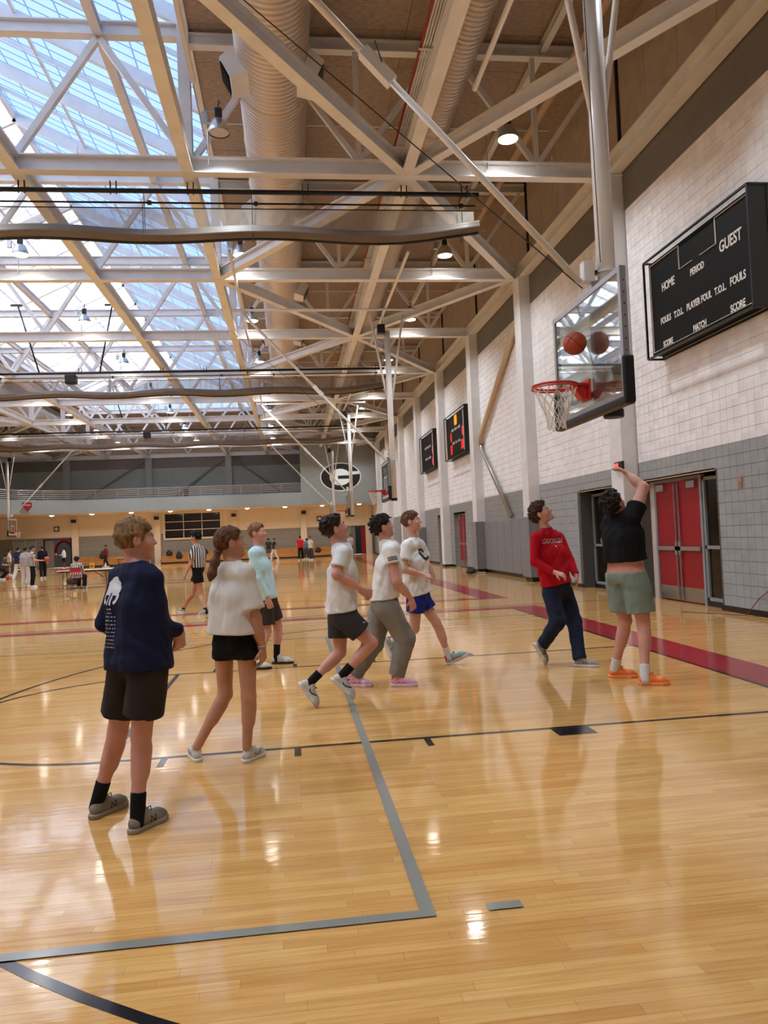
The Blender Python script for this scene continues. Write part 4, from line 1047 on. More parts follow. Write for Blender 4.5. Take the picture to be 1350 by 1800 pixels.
def shoe(root, heel, toe, up, upper, sole, lace, size=1.0, accent=None, mark=None, res=.0045):
    """Shoe on its own axes: y to the toe, z up, sole at z = 0; parts upper > sole, laces, marks."""
    heel, toe = np.asarray(heel, float), np.asarray(toe, float); y = unit(toe-heel); x = unit(np.cross(y, up)); z = np.cross(x, y); M = np.stack([x, y, z], 1)
    c = (heel+toe)/2; S = size; T_ = lambda P: c+(M@(np.asarray(P, float)*S).T).T
    g = Field((-.075, -.17, -.01), (.075, .17, .14), res); top = [((0, 0, .022), (0, 0, -1))]
    g.cone((0, -.1, .045), (0, -.02, .055), .036, .039, .02, top); g.cone((0, -.02, .05), (.004, .065, .038), .04, .042, .02, top); g.cone((.004, .065, .034), (0, .105, .03), .043, .032, .02, top)
    g.cone((0, -.085, .06), (0, -.078, .095), .034, .037, .02); g.cone((0, -.03, .07), (0, -.05, .092), .03, .033, .02)
    v, f = g.mesh(); up_o = place('shoe', T_(v), f, upper, root)
    g = Field((-.075, -.17, -.012), (.075, .17, .06), res); band = [((0, 0, .028), (0, 0, 1)), ((0, 0, 0), (0, 0, -1))]
    g.cone((0, -.105, .014), (0, 0, .014), .04, .041, .01, band); g.cone((0, 0, .014), (.004, .07, .014), .041, .048, .02, band); g.cone((.004, .07, .014), (0, .108, .014), .048, .036, .02, band)
    v, f = g.mesh(); L = lambda o, v_: place(o[0], T_(v_), o[1], o[2], up_o)
    place_child(up_o, 'sole', T_(v), f, sole)
    b = MB()
    for i in range(4):
        yy = -.005+.022*i; zz = .094-.011*i
        p = T_(np.array([(-.026, yy, zz-.008), (0, yy+.004, zz+.002), (.026, yy, zz-.008)])); b.tube([tuple(q) for q in p], .0035*S, 5)
    for s_ in (-1, 1):
        p = T_(np.array([(0, -.012, .1), (s_*.02, .0, .115), (s_*.035, -.012, .1)])); b.tube([tuple(q) for q in p], .003*S, 5)
    sub_child(up_o, 'laces', b, lace)
    if accent:
        g = Field((-.075, -.17, .02), (.075, .17, .1), res)
        for s_ in (-1, 1): g.cone((s_*.03, -.055, .05), (s_*.034, .01, .045), .0125, .011, .01); g.cone((s_*.034, .01, .045), (s_*.03, .05, .052), .011, .006, .01)
        v, f = g.mesh(); place_child(up_o, 'accent_panel', T_(v), f, accent)
        g = Field((-.05, -.17, .02), (.05, -.09, .13), res); g.cone((0, -.112, .05), (0, -.104, .1), .026, .026, .01); v, f = g.mesh(); place_child(up_o, 'heel_tab', T_(v), f, accent)
    if mark:
        for s_ in (-1, 1):
            b = MB()
            pts = {'N': [(-.02, .035), (-.02, .068), (.012, .035), (.012, .068)], 'S': [(-.035, .062), (-.03, .048), (0, .046), (.045, .07)]}[mark[0]]
            p = T_(np.array([(s_*.042, yy*1.1, zz) for yy, zz in pts])); b.tube([tuple(q) for q in p], .0045*S if mark[0] == 'N' else .006*S, 5)
            sub_child(up_o, 'side_mark', b, mark[1])
    return up_o
def place_child(par, name, v, f, m):
    rt = par.parent; o = bpy.data.objects.new(name, np_mesh(name, np.asarray(v)-np.array(rt.location), f, m)); COL.objects.link(o); o.parent = par; return o
def sub_child(par, name, b, m, smooth=True):
    rt = par.parent if par.parent is not None else par; L_ = rt.location; b.v = [(p[0]-L_[0], p[1]-L_[1], p[2]-L_[2]) for p in b.v]
    return b.build(name, m, par, smooth)

def decal(par, name, v2, f2, c, right, up, m, on, off=.004, maxe=.018):
    """Flat print laid on a garment: points of the print are dropped onto the cloth."""
    r, u = unit(right), unit(up); n = np.cross(r, u); rt = par.parent; L_ = np.array(rt.location)
    me = on.data; bv = BVHTree.FromPolygons([Vector(p.co)+Vector(L_) for p in me.vertices], [tuple(p.vertices) for p in me.polygons])
    bm = bmesh.new(); vs_ = [bm.verts.new((p[0], p[1], 0)) for p in v2]
    for q in f2:
        try: bm.faces.new([vs_[i] for i in q])
        except ValueError: pass
    bmesh.ops.triangulate(bm, faces=bm.faces[:])
    for _ in range(4):
        e = [e for e in bm.edges if e.calc_length() > maxe]
        if not e: break
        bmesh.ops.subdivide_edges(bm, edges=e, cuts=1, use_grid_fill=False); bmesh.ops.triangulate(bm, faces=[x for x in bm.faces if len(x.verts) > 3])
    bad = []
    for v in bm.verts:
        p = Vector(c+r*v.co.x+u*v.co.y); h = bv.ray_cast(p+Vector(n)*.25, -Vector(n), .6)
        if h[0] is None: bad.append(v)
        else: v.co = h[0]+h[1]*off*(1 if h[1].dot(Vector(n)) > 0 else -1)-Vector(L_)
    bmesh.ops.delete(bm, geom=bad, context='VERTS'); out = bpy.data.meshes.new(name); bm.to_mesh(out); bm.free(); out.materials.append(m); out.shade_smooth()
    o = bpy.data.objects.new(name, out); COL.objects.link(o); o.parent = par; return o
def text2d(txt, size, bold=.004, sx=1):
    me = text_mesh(txt, size, 0, bold, sx); return [tuple(v.co) for v in me.vertices], [tuple(p.vertices) for p in me.polygons]

def person(label, J, sp):
    """J: joints in metres. sp: look of the person. Body is one mesh, clothes and hair are its own parts."""
    A = {k: np.asarray(v, float) for k, v in J.items()}; hs = sp.get('head', 1.0); fat = sp.get('fat', 1.0); lod = sp.get('lod', 0); rb = (.011, .016, .026)[lod]; arm = sp.get('arm', 1.0)
    ms, mh = (A['shL']+A['shR'])/2, (A['hipL']+A['hipR'])/2; lat = unit(A['shR']-A['shL']); hl = unit(A['hipR']-A['hipL']); ax = unit(ms-mh)
    foot = (A['anL']+A['anR'])/2
    root = thing('person', label, 'person', (mh[0], mh[1], min(A.get('ground', 0), 9)), 0, sp.get('group'))
    M = head_frame(A['face'], A.get('hup', V3(0, 0, 1))); hc = A['head']; sk = SKIN[sp.get('skin', 'fair')]
    TOR = [(ms-lat*.12, ms+lat*.12, .06, .06), (ms*.68+mh*.32-lat*.072, ms*.68+mh*.32+lat*.072, .098, .098), (ms*.34+mh*.66-lat*.058, ms*.34+mh*.66+lat*.058, .096, .096), (mh-hl*.072+ax*.03, mh+hl*.072+ax*.03, .098, .098)]
    TOR = [(a, b, r*fat, r2*fat) for a, b, r, r2 in TOR]
    def torso(F, inf, k=.04, skip=0):
        for a, b, r, r2 in TOR[skip:]: F.cone(a, b, r+inf, r2+inf, k)
        for s_ in (-1, 1): F.cone(ms*.72+mh*.28+lat*s_*.062, mh+hl*s_*.062+ax*.02, .093*fat+inf, .095*fat+inf, k)
    limbs = []
    for S in 'LR':
        kn, an, hp = A['kn'+S], A['an'+S], A['hip'+S]; back = unit(np.cross(lat, kn-hp) if np.linalg.norm(np.cross(lat, kn-hp)) > 1e-6 else V3(0, 1, 0))
        lf = 1+(fat-1)*.55; limbs += [(hp, kn, .084*fat, .056*lf), (kn, an, .05*lf, .036*lf), (kn*.8+an*.2+back*.012, kn*.52+an*.48+back*.012, .054*lf, .046*lf)]
        am = arm*(.72 if sp['shirt'].get('long') else 1); limbs += [(A['sh'+S], A['el'+S], .046*fat*am, .039*am), (A['el'+S], A['wr'+S]*.55+A['el'+S]*.45, .041*am, .034*am), (A['el'+S]*.6+A['wr'+S]*.4, A['wr'+S], .036*am, .026)]
    npts = [hc, A['neck']]+[A[k+S] for k in ('sh', 'el', 'wr', 'hip', 'kn', 'an') for S in 'LR']
    def body(F):
        torso(F, 0)
        for a, b, r, r2 in limbs: F.cone(a, b, r, r2, .03)
        F.cone(A['neck']-ax*.03, hc+M@V3(0, -.034, -.05)*hs, .051, .045*hs, .015); F.cone(ms-lat*.08, A['neck']-ax*.01, .045, .05, .03); F.cone(ms+lat*.08, A['neck']-ax*.01, .045, .05, .03)
        P = add_head(F, hc, M, hs)
        for S in 'LR':
            if 'hd'+S in A: add_hand(F, A['wr'+S], A['hd'+S], A.get('pm'+S, V3(0, 0, -1)), sp.get('curl', .6))
        return P
    lo, hi = swatch_box(npts, .2); F = Field(lo, hi, rb); P = body(F); v, f = F.mesh(); fine = []
    if lod < 2:
        fine = [(hc-.17, hc+.17, .0058 if lod == 0 else .009)]+[((A['wr'+S]+A['hd'+S])/2-.115, (A['wr'+S]+A['hd'+S])/2+.115, .0045 if lod == 0 else .008) for S in 'LR' if 'hd'+S in A]
        for a, b, r in fine:
            c = v[f].mean(1); f = f[~((c > a+rb*1.2) & (c < b-rb*1.2)).all(1)]
        for a, b, r in fine:
            G = Field(a, b, r); body(G); v2, f2 = G.mesh(); f = np.concatenate([f, f2+len(v)]); v = np.concatenate([v, v2])
    place('body', v, f, sk, root)
    if lod < 2:
        for s_ in (-1, 1):
            for nm, off, rr, mm in (('eye', .0745, .0118, EYEW), ('iris', .0822, .0058, EYED)):
                g = Field(P(s_*.031, off, .004)-.02, P(s_*.031, off, .004)+.02, .004); g.cone(P(s_*.031, off, .004), P(s_*.031, off+.0005, .004), rr*hs, rr*hs, .001); v, f = g.mesh(); place(nm, v, f, mm, root)
        g = Field(P(0, .085, -.068)-.05, P(0, .085, -.068)+.05, .004); g.cone(P(-.019, .0835, -.0625), P(.019, .0835, -.0625), .0072*hs, .0072*hs, .003); g.cone(P(-.015, .082, -.0755), P(.015, .082, -.0755), .0075*hs, .0075*hs, .003); v, f = g.mesh(); place('lips', v, f, LIP, root)
    # ---- hair
    st = sp.get('hair', 'short'); th = {'short': .014, 'mop': .008, 'curly': .022, 'pony': .010, 'wavy': .018, 'buzz': .006}[st]; hr = (.0058, .009, .02)[lod]
    lo, hi = P(0, 0, 0)-.21, P(0, 0, 0)+.21; g = Field(lo, hi, hr); g.ell(P(0, -.016, .034), M, ((.076+th)*hs, (.096+th)*hs, (.088+th)*hs), .01)
    X, Y, Z = [a.astype(float) for a in g.ax]; D = [X[:, None, None]-hc[0], Y[None, :, None]-hc[1], Z[None, None, :]-hc[2]]
    q = [(D[0]*M[0, i]+D[1]*M[1, i]+D[2]*M[2, i])/hs for i in range(3)]
    nape = {'mop': -.095, 'pony': -.06}.get(st, -.07)
    hz = np.interp(q[1], [-.12, -.06, -.036, -.03, .03, .05, .072, .1], [nape-.03, nape-.02, -.075, .0, .0, .022, .056, .062] if st != 'mop' else [nape-.02, nape-.02, -.09, -.004, -.004, .02, .038, .044])
    if st == 'curly':
        rr = np.random.default_rng(3)
        for i in range(210 if lod < 2 else 60):
            d_ = unit(rr.normal(size=3)+V3(0, -.25, .45)); p = V3(0, -.016, .036)+d_*np.array((.098, .12, .114))*rr.uniform(.95, 1.12); 
            if p[2] > np.interp(p[1], [-.12, -.03, .03, .09], [-.07, -.03, .02, .07]): g.cone(P(*p), P(*(p+rr.normal(size=3)*.008)), rr.uniform(.012, .021)*hs, .010*hs, .004)
    g.d = g.d+((th+(.008 if st in ('curly', 'wavy') else 0))*hs*(1-np.clip((q[2]-hz)/.05, 0, 1))**1.5).astype(np.float32)
    g.d = np.maximum(g.d, ((hz-q[2])*.8*hs).astype(np.float32))
    if lod < 2 and st != 'curly':          # locks lying over the skull
        rr = np.random.default_rng(sp.get('seed', 1)); EC, ER = V3(0, -.014, .032), np.array((.076+th, .096+th, .088+th))
        def on(u_): return EC+unit(u_)*ER
        for i in range({'mop': 170, 'pony': 70, 'wavy': 70, 'short': 70}[st]):
            fi = rr.uniform(0, 2*PI)
            if st == 'mop':
                d0 = V3(math.cos(fi)*.25, -.2+math.sin(fi)*.25, 1); lo_ = -.95 if math.sin(fi) < -.1 else (-.35 if abs(math.cos(fi)) > .75 and math.sin(fi) < .35 else .32); d1 = V3(math.cos(fi), math.sin(fi), lo_+rr.uniform(-.1, .1)); n_, r_ = 4, .0085
            elif st == 'pony':
                d0 = V3(math.cos(fi)*.9, .75+.2*math.sin(fi), .75+rr.uniform(-.5, .4)); d1 = V3(rr.normal()*.1, -1, -.35); n_, r_ = 4, .008
            else:
                d0 = unit(rr.normal(size=3)+V3(0, -.1, .7)); d1 = d0+V3(rr.normal()*.25, (.3 if d0[1] > 0 else -.3)+rr.normal()*.15, -.3+(.45 if d0[1] > .6 else 0)); n_, r_ = 2, (.011 if st == 'wavy' else .008)
                if d0[2] < .25 and d0[1] > -.3: continue
            pts_ = [on(d0*(1-t_)+d1*t_)+(rr.normal(size=3)*.004 if st != 'pony' else 0) for t_ in np.linspace(0, 1, n_+1)]
            if st == 'wavy': pts_[-1] = pts_[-1]+unit(pts_[-1]-EC)*rr.uniform(.002, .02)
            for a_, b_ in zip(pts_[:-1], pts_[1:]): g.cone(P(*a_), P(*b_), r_*hs, r_*.85*hs, .003)
    if st == 'pony':
        a = P(.0, -.105, -.045); 
        g2 = [a, a+sp['tail'][0]*.4, a+sp['tail'][0]*.8, a+sp['tail'][0]]
        ext = np.array(g2); G = Field(np.minimum(lo, ext.min(0)-.06), np.maximum(hi, ext.max(0)+.06), hr); i0 = np.round((lo-G.o)/hr).astype(int); G.o = lo-i0*hr; G.ax = [(G.o[i]+hr*np.arange(len(G.ax[i]))).astype(np.float32) for i in range(3)]
        n_ = g.d.shape; sl = tuple(slice(i0[i], min(i0[i]+n_[i], G.d.shape[i])) for i in range(3)); G.d[sl] = g.d[tuple(slice(0, s.stop-s.start) for s in sl)]; g = G
        g.cone(P(0, -.09, -.03), g2[0], .034, .022, .02)
        for i, r_ in enumerate(((.02, .031), (.031, .03), (.03, .012))): g.cone(g2[i], g2[i+1], r_[0], r_[1], .02)
    if lod < 2:
        for s_ in (-1, 1): g.cone(P(s_*.014, .0925, .0265), P(s_*.044, .078, .027), .0042*hs, .003*hs, .002)
    g.wrinkle({'curly': .007, 'wavy': .006, 'mop': .006}.get(st, .004), 120 if st == 'curly' else 150, 5, 5, (1, 1, .35) if st != 'curly' else (1, 1, 1)); v, f = g.mesh(); ho = place('hair', v, f, hair_mat(*sp['hairc']), root)
    if st == 'pony':
        b = MB(); b.tube([tuple(np.array(g2[0])+.0*ax), tuple(np.array(g2[0])+sp['tail'][0]*.05)], .027, 12); sub_child(ho, 'hair_tie', b, mat('hair_tie_c', (120, 80, 60), .6))
    # ---- shirt
    rc = (.0105, .015, .026)[lod]; sh = sp['shirt']; inf = max(.026, sh.get('inf', .026))
    lo, hi = swatch_box([A['shL'], A['shR'], A['elL'], A['elR'], A['wrL'], A['wrR'], A['hipL'], A['hipR'], A['neck']], .24); g = Field(lo, hi, rc)
    hem = np.asarray(sh['hem'], float); hn = unit(sh.get('hn', mh-ms)); torso(g, inf, .05)
    flare = sh.get('flare', 0)
    low_ = mh+(mh-ms)*.3
    for s_ in (-1, 1): g.cone(ms*.66+mh*.34+lat*s_*.068, low_+hl*s_*.07, .094*fat+inf, .098*fat+inf+flare*1.6, .04)
    g.cone(low_-hl*.07, low_+hl*.07, .098*fat+inf+flare*1.6, .098*fat+inf+flare*1.6, .03)
    g.wrinkle(sh.get('wr', .007), 58, sp.get('seed', 1), 5, (1, 1, .35)); g.plane(hem, hn)
    for S in 'LR':
        a, e, w = A['sh'+S], A['el'+S], A['wr'+S]
        if sh.get('long'):
            g.cone(a, e, .058*fat*arm, .052*arm, .03); g.cone(e, w, .052*arm, .04*arm, .02, [(e*.07+w*.93, unit(w-e))])
        else:
            t = sh.get('sl', .62); r1 = sh.get('slr', .078); p = a*(1-t)+e*t; g.cone(a, a*(-.12)+e*1.12, .062*fat, .062*fat+(r1-.062)/max(t, .3), .03, [(p, unit(e-a))])
    g.cone(A['neck']-ax*.06, A['neck']-ax*.005, .07, .066, .05, [(A['neck']+ax*.012, ax)])
    g.cone(A['neck']-ax*.02, A['neck']+ax*.1, .054, .07, .005, op='cut')
    g.wrinkle(sh.get('wr', .007)*.4, 50, sp.get('seed', 1)+3); v, f = g.mesh(); so = place('shirt', v, f, sh['m'], root)
    if sh.get('trim'):
        b = MB(); b.tube([tuple(A['neck']+ax*.004+np.cross(ax, lat)*.062*math.cos(q_)+lat*.064*math.sin(q_)) for q_ in np.linspace(0, 2*PI, 25)], .006, 6); sub_child(so, 'collar_rib', b, sh['trim'])
    # ---- legwear
    pt = sp['pants']; lo, hi = swatch_box([A['hipL'], A['hipR'], A['knL'], A['knR'], A['anL'], A['anR'], mh+ax*.1], .22); g = Field(lo, hi, rc)
    pi_ = pt.get('inf', .02); torso(g, .012, .04, 2); g.cone(mh-hl*.074, mh+hl*.074, .1*fat+pi_*.6, .1*fat+pi_*.6, .03)
    for S in 'LR':
        a, k_, n_ = A['hip'+S], A['kn'+S], A['an'+S]
        if pt['len'] == 'long':
            r0, r1, r2 = pt.get('r', (.1, .085, .07)); g.cone(a*.88+k_*.12, k_, r0*fat, r1, .03); g.cone(k_, n_, r1, r2, .03, [(k_*pt.get('end', .02)+n_*(1-pt.get('end', .02)), unit(n_-k_))])
        else:
            t = pt['len']; p = a*(1-t)+k_*t; r0, r1 = pt.get('r', (.108, .1)); g.cone(a*.84+k_*.16, a*-.25+k_*1.25, r0*fat, r1*fat, .025, [(p, unit((k_-a)+np.asarray(pt.get('tilt', (0, 0, 0)))))])
    g.wrinkle(pt.get('wr', .006)*.8, 52, sp.get('seed', 1)+9, 5, (1, 1, .4)); g.plane(mh+ax*pt.get('waist', .12), ax); v, f = g.mesh(); po = place('trousers' if pt['len'] == 'long' else 'shorts', v, f, pt['m'], root)
    # ---- socks and shoes
    fw = sp.get('feet')
    for S in 'LR':
        if sp.get('sock'):
            a, k_ = A['an'+S], A['kn'+S]; t = sp.get('sockh', .1); g = Field(np.minimum(a, k_*.3+a*.7)-.12, np.maximum(a, k_*.3+a*.7)+.12, (.006, .01, .02)[lod]); u = unit(k_-a)
            sk_ = 1+(fat-1)*.55; g.cone(a-u*.05, a+u*t, .04*sk_, .043*sk_, .01, [(a+u*t, u)]); v, f = g.mesh(); place('sock', v, f, sp['sock'], root)
        hl_, te_, up_ = fw[S]; k = sp['shoe']; shoe(root, hl_, te_, up_, k['u'], k['s'], k['l'], k.get('size', 1.0), k.get('a'), k.get('mark'), (.0045, .008, .014)[lod])
    return root, so, po, A

# ================================================================== the players
def joints(Y, px, feet, face, hup=None):
    """px: joint -> (x, y, depth offset); feet: side -> two points (pixel on the floor, or pixel with depth) and an up vector."""
    J = {k: np.array(at(p[0], p[1], 1, Y+(p[2] if len(p) > 2 else 0))) for k, p in px.items()}
    J['face'] = unit(face)
    if hup is not None: J['hup'] = V3(*hup)
    ft = {}
    for S, (h, t, up) in feet.items():
        P = [np.array(fl(*q)) if len(q) == 2 else np.array(at(q[0], q[1], 1, Y+q[2])) for q in (h, t)]
        c = (P[0]+P[1])/2; d = unit(P[1]-P[0]); x = unit(np.cross(d, up)); z = np.cross(x, d)
        if len(h) == 2: c[2] = 0
        ft[S] = (c-d*.145, c+d*.145, np.array(up, float)); J['an'+S] = c-d*.078+z*.1
    return J, ft
UPZ = (0, 0, 1)
C_ = fabric
BLK = mat('shoe_black', (28, 27, 28), .6); WHT = mat('shoe_white', (214, 212, 208), .55)
def hem(Y, x, y, dy=0): return np.array(at(x, y, 1, Y+dy))

# navy long sleeve
Y = 4.5
J, ft = joints(Y, dict(head=(239, 949, .02), neck=(240, 993), shL=(212, 1017, .12), shR=(266, 1018, -.12), elL=(184, 1095, .15), wrL=(214, 1119, .36), hdL=(235, 1128, .45), elR=(277, 1098, -.1), wrR=(316, 1108, .06), hdR=(315, 1150, .08),
    hipL=(226, 1162, .08), hipR=(263, 1162, -.08), knL=(207, 1286, .16), knR=(248, 1291, -.06)), dict(L=((160, 1441), (222, 1413), UPZ), R=((232, 1466), (289, 1438), UPZ)), (.9, .38, .06))
J['pmR'] = V3(-.5, .6, -.3)
NAVY = C_('navy', (24, 28, 58)); PRINT = mat('white_print', (206, 206, 212), .7)
TAUPE = mat('shoe_taupe', (132, 120, 106), .7, var=.05); TSOLE = mat('sole_taupe', (150, 138, 122), .6)
p1, s1_, _, A1 = person('person in navy long sleeve shirt with white tree print and dark shorts, standing', J, dict(skin='pink', hair='mop', hairc=('sandy', (128, 98, 62)), head=.98, shirt=dict(m=NAVY, long=1, hem=hem(Y, 245, 1174), inf=.026, flare=.022, wr=.008),
    pants=dict(m=C_('dark_brown', (48, 42, 42)), len=.74, r=(.112, .112), inf=.02), sock=C_('black_sock', (20, 20, 22)), sockh=.11, shoe=dict(u=TAUPE, s=TSOLE, l=BLK, mark=('N', BLK)), feet=ft, curl=.9, seed=3))
bk = unit(np.cross(A1['shR']-A1['shL'], V3(0, 0, 1)))*-1; bk = bk if bk[1] < 0 else -bk; rt_ = unit(np.cross(V3(0, 0, 1), bk)); PC = np.array(at(212, 1034, 1, Y+.0))
def blob(cx, cy, rx, ry, n=14, j=.15, seed=1):
    r = np.random.default_rng(seed); return [(cx+rx*math.cos(2*PI*i/n)*(1+r.uniform(-j, j)), cy+ry*math.sin(2*PI*i/n)*(1+r.uniform(-j, j))) for i in range(n)]
def printed(polys):
    v, f = [], []
    for p in polys: f.append(tuple(range(len(v), len(v)+len(p)))); v += p
    return v, f
tree = [blob(0, .03, .052, .034, 18, .12, 2), blob(-.03, .012, .03, .026, 12, .15, 3), blob(.033, .012, .03, .026, 12, .15, 4), blob(0, .055, .032, .018, 12, .12, 6),
        [(-.012, .01), (-.004, .01), (-.006, -.055), (-.016, -.06)], [(.006, .01), (.014, .01), (.018, -.06), (.006, -.055)],
        [(-.058, -.005), (-.036, -.005), (-.04, -.03), (-.022, -.045), (-.03, -.055), (-.056, -.04), (-.066, -.02)], [(.04, -.005), (.06, -.005), (.066, -.02), (.056, -.045), (.036, -.055), (.028, -.045), (.044, -.03)]]
tree = [[(x*1.2, y*1.2) for x, y in p] for p in tree]
decal(s1_, 'tree_print', *printed(tree), PC+V3(0, 0, -.02), rt_, V3(0, 0, 1), PRINT, s1_)
rr = np.random.default_rng(9); rows = []
for i in range(11):
    y = -.095-.021*i; x = -.045+(.03 if i < 2 else 0); lim = .03 if i < 2 else .055; hh = .0075 if i == 0 else .0045
    while x < lim:
        w = rr.uniform(.006, .016); rows.append([(x, y), (x+w, y), (x+w*.9, y+hh*rr.uniform(.6, 1.4)), (x+.001, y+hh)]); x += w+rr.uniform(.003, .012)
decal(s1_, 'small_print_rows', *printed(rows), PC+V3(0, 0, -.02), rt_, V3(0, 0, 1), PRINT, s1_)

# girl, white tee
Y = 5.6
J, ft = joints(Y, dict(head=(405, 954), neck=(410, 989), shL=(388, 1009, .09), shR=(431, 1010, -.09), elL=(384, 1078, .16), wrL=(412, 1095, .34), hdL=(425, 1100, .42), elR=(449, 1088, -.13), wrR=(461, 1137, -.1), hdR=(464, 1172, -.08),
    hipL=(393, 1137, .06), hipR=(433, 1137, -.06), knL=(396, 1220, .1), knR=(437, 1224, -.05)), dict(L=((352, 1343), (334, 1323), UPZ), R=((426, 1343), (466, 1324), UPZ)), (.93, .33, .14))
J['pmR'] = V3(-.8, .4, 0)
GTEE = C_('white_tee', (216, 210, 204))
p2, s2_, _, A2 = person('person with brown ponytail in cropped white tee and black shorts', J, dict(skin='tan', hair='pony', hairc=('brown', (92, 60, 40)), head=.96, fat=.86, tail=[V3(-.055, -.06, -.2)], shirt=dict(m=GTEE, hem=hem(Y, 402, 1113), inf=.03, flare=.045, sl=.8, slr=.1, wr=.006, trim=GTEE),
    pants=dict(m=C_('black_shorts', (18, 18, 20)), len=.23, r=(.102, .104), inf=.012), sock=None, shoe=dict(u=mat('shoe_offwhite', (196, 190, 182), .6), s=WHT, l=WHT, size=.88, mark=('S', mat('shoe_grey', (110, 108, 106), .6))), feet=ft, curl=.7, seed=5))
b = MB(); c, d = A2['wrR'], unit(A2['hdR']-A2['wrR']); e1 = unit(np.cross(d, V3(0, 1, 0))); e2 = np.cross(d, e1)
b.tube([tuple(c-d*.01+(e1*math.cos(q)+e2*math.sin(q))*.031) for q in np.linspace(0, 2*PI, 20)], .004, 5); sub_child(p2, 'bracelet', b, mat('bracelet_pale', (214, 190, 170), .4))

# mint long sleeve
Y = 9.75
J, ft = joints(Y, dict(head=(453, 937), neck=(454, 962), shL=(456, 972, .16), shR=(446, 974, -.16), elL=(468, 1012, .2), wrL=(480, 1038, .25), elR=(453, 1018, -.2), wrR=(471, 1052, -.2), hdR=(478, 1077, -.2), hipL=(471, 1052, .09), hipR=(466, 1052, -.09),
    knL=(488, 1100, .1), knR=(469, 1110, -.1)), dict(L=((479, 1167), (516, 1166), UPZ), R=((447, 1177), (468, 1176), UPZ)), (.84, -.3, .1))
J['pmR'] = V3(0, .9, 0)
person('person in pale mint long sleeve top and charcoal shorts, stepping forward', J, dict(skin='pink', hair='short', hairc=('light_brown', (122, 86, 58)), lod=0, shirt=dict(m=C_('mint', (188, 220, 226)), long=1, hem=hem(Y, 470, 1053), inf=.022, wr=.009),
    pants=dict(m=C_('charcoal', (58, 50, 50)), len=.8, r=(.108, .104)), sock=C_('black_sock', (20, 20, 22)), sockh=.15, shoe=dict(u=mat('shoe_offwhite', (196, 190, 182), .6), s=BLK, l=WHT), feet=ft, seed=7))

# referee walking
def stripes(name, right):
    m = bpy.data.materials.new(name); m.use_nodes = True; nt = m.node_tree; b = nt.nodes['Principled BSDF']; b.inputs['Roughness'].default_value = .8; L = nt.links.new
    g = nt.nodes.new('ShaderNodeTexCoord'); d = nt.nodes.new('ShaderNodeVectorMath'); d.operation = 'DOT_PRODUCT'; d.inputs[1].default_value = tuple(right); L(g.outputs['Object'], d.inputs[0])
    p = nt.nodes.new('ShaderNodeMath'); p.operation = 'PINGPONG'; p.inputs[1].default_value = .027; L(d.outputs['Value'], p.inputs[0])
    c = nt.nodes.new('ShaderNodeMath'); c.operation = 'GREATER_THAN'; c.inputs[1].default_value = .0135; L(p.outputs[0], c.inputs[0])
    x = nt.nodes.new('ShaderNodeMix'); x.data_type = 'RGBA'; x.inputs[6].default_value = lin((18, 18, 20)); x.inputs[7].default_value = lin((218, 214, 210)); L(c.outputs[0], x.inputs[0]); L(x.outputs[2], b.inputs['Base Color']); return m
REFM = stripes('referee_stripes', (.92, .38, 0))
Y = 17.4
J, ft = joints(Y, dict(head=(343, 945), neck=(345, 957), shL=(341, 965, -.17), shR=(355, 965, .15), elL=(335, 990, -.2), wrL=(325, 1012, -.2), hdL=(320, 1025, -.2), elR=(359, 988, .2), wrR=(356, 1005, .2), hipL=(346, 1000, -.08), hipR=(350, 1000, .08), knL=(353, 1047, -.1), knR=(338, 1045, .1)),
    dict(L=((364, 1081), (350, 1083), UPZ), R=((329, 1077), (310, 1076), UPZ)), (-.95, .25, -.05))
BLKS = C_('black_shorts', (18, 18, 20)); GREYSH = dict(u=mat('shoe_grey2', (150, 146, 138), .6), s=WHT, l=WHT)
person('referee in striped shirt and black shorts walking across the floor', J, dict(skin='tan', hair='curly', hairc=('black', (24, 20, 18)), lod=1, shirt=dict(m=REFM, hem=hem(Y, 348, 997), sl=.7), pants=dict(m=BLKS, len=.52, r=(.112, .12)), sock=C_('black_sock', (20, 20, 22)), sockh=.06, shoe=GREYSH, feet=ft, seed=4))

# runner in dark shorts
Y = 7.1
J, ft = joints(Y, dict(head=(589, 929), neck=(596, 958), shL=(605, 969, .17), shR=(600, 974, -.17), elL=(612, 1006, .2), wrL=(635, 1040, .2), hdL=(648, 1046, .18), elR=(592, 1010, -.22), wrR=(638, 1037, -.18), hdR=(656, 1045, -.14), hipL=(597, 1084, .09), hipR=(605, 1084, -.09),
    knL=(598, 1146, .08), knR=(653, 1130, -.1)), dict(L=((526, 1204, .06), (553, 1241, .06), (.82, .1, .55)), R=((582, 1196, -.1), (619, 1228, -.1), (.62, .1, .78))), (.9, .15, .3))
J['pmR'] = V3(0, .9, -.4); J['pmL'] = V3(0, -.9, -.4)
WTEE = C_('pale_grey_tee', (222, 222, 224)); CHAR = C_('charcoal_shorts', (56, 54, 58))
p5, s5, o5, A5 = person('person in pale grey tee and charcoal shorts running with both feet trailing', J, dict(skin='pink', hair='wavy', arm=1.1, hairc=('dark_brown', (48, 32, 26)), shirt=dict(m=WTEE, hem=hem(Y, 601, 1074), hn=(.14, 0, -1), sl=.62, inf=.022, wr=.011, slr=.08), pants=dict(m=CHAR, len=.6, r=(.112, .108), wr=.008), sock=C_('black_sock', (20, 20, 22)), sockh=.12,
    shoe=dict(u=mat('shoe_pale', (196, 194, 190), .6), s=WHT, l=BLK, mark=('S', BLK)), feet=ft, curl=1.35, seed=12))
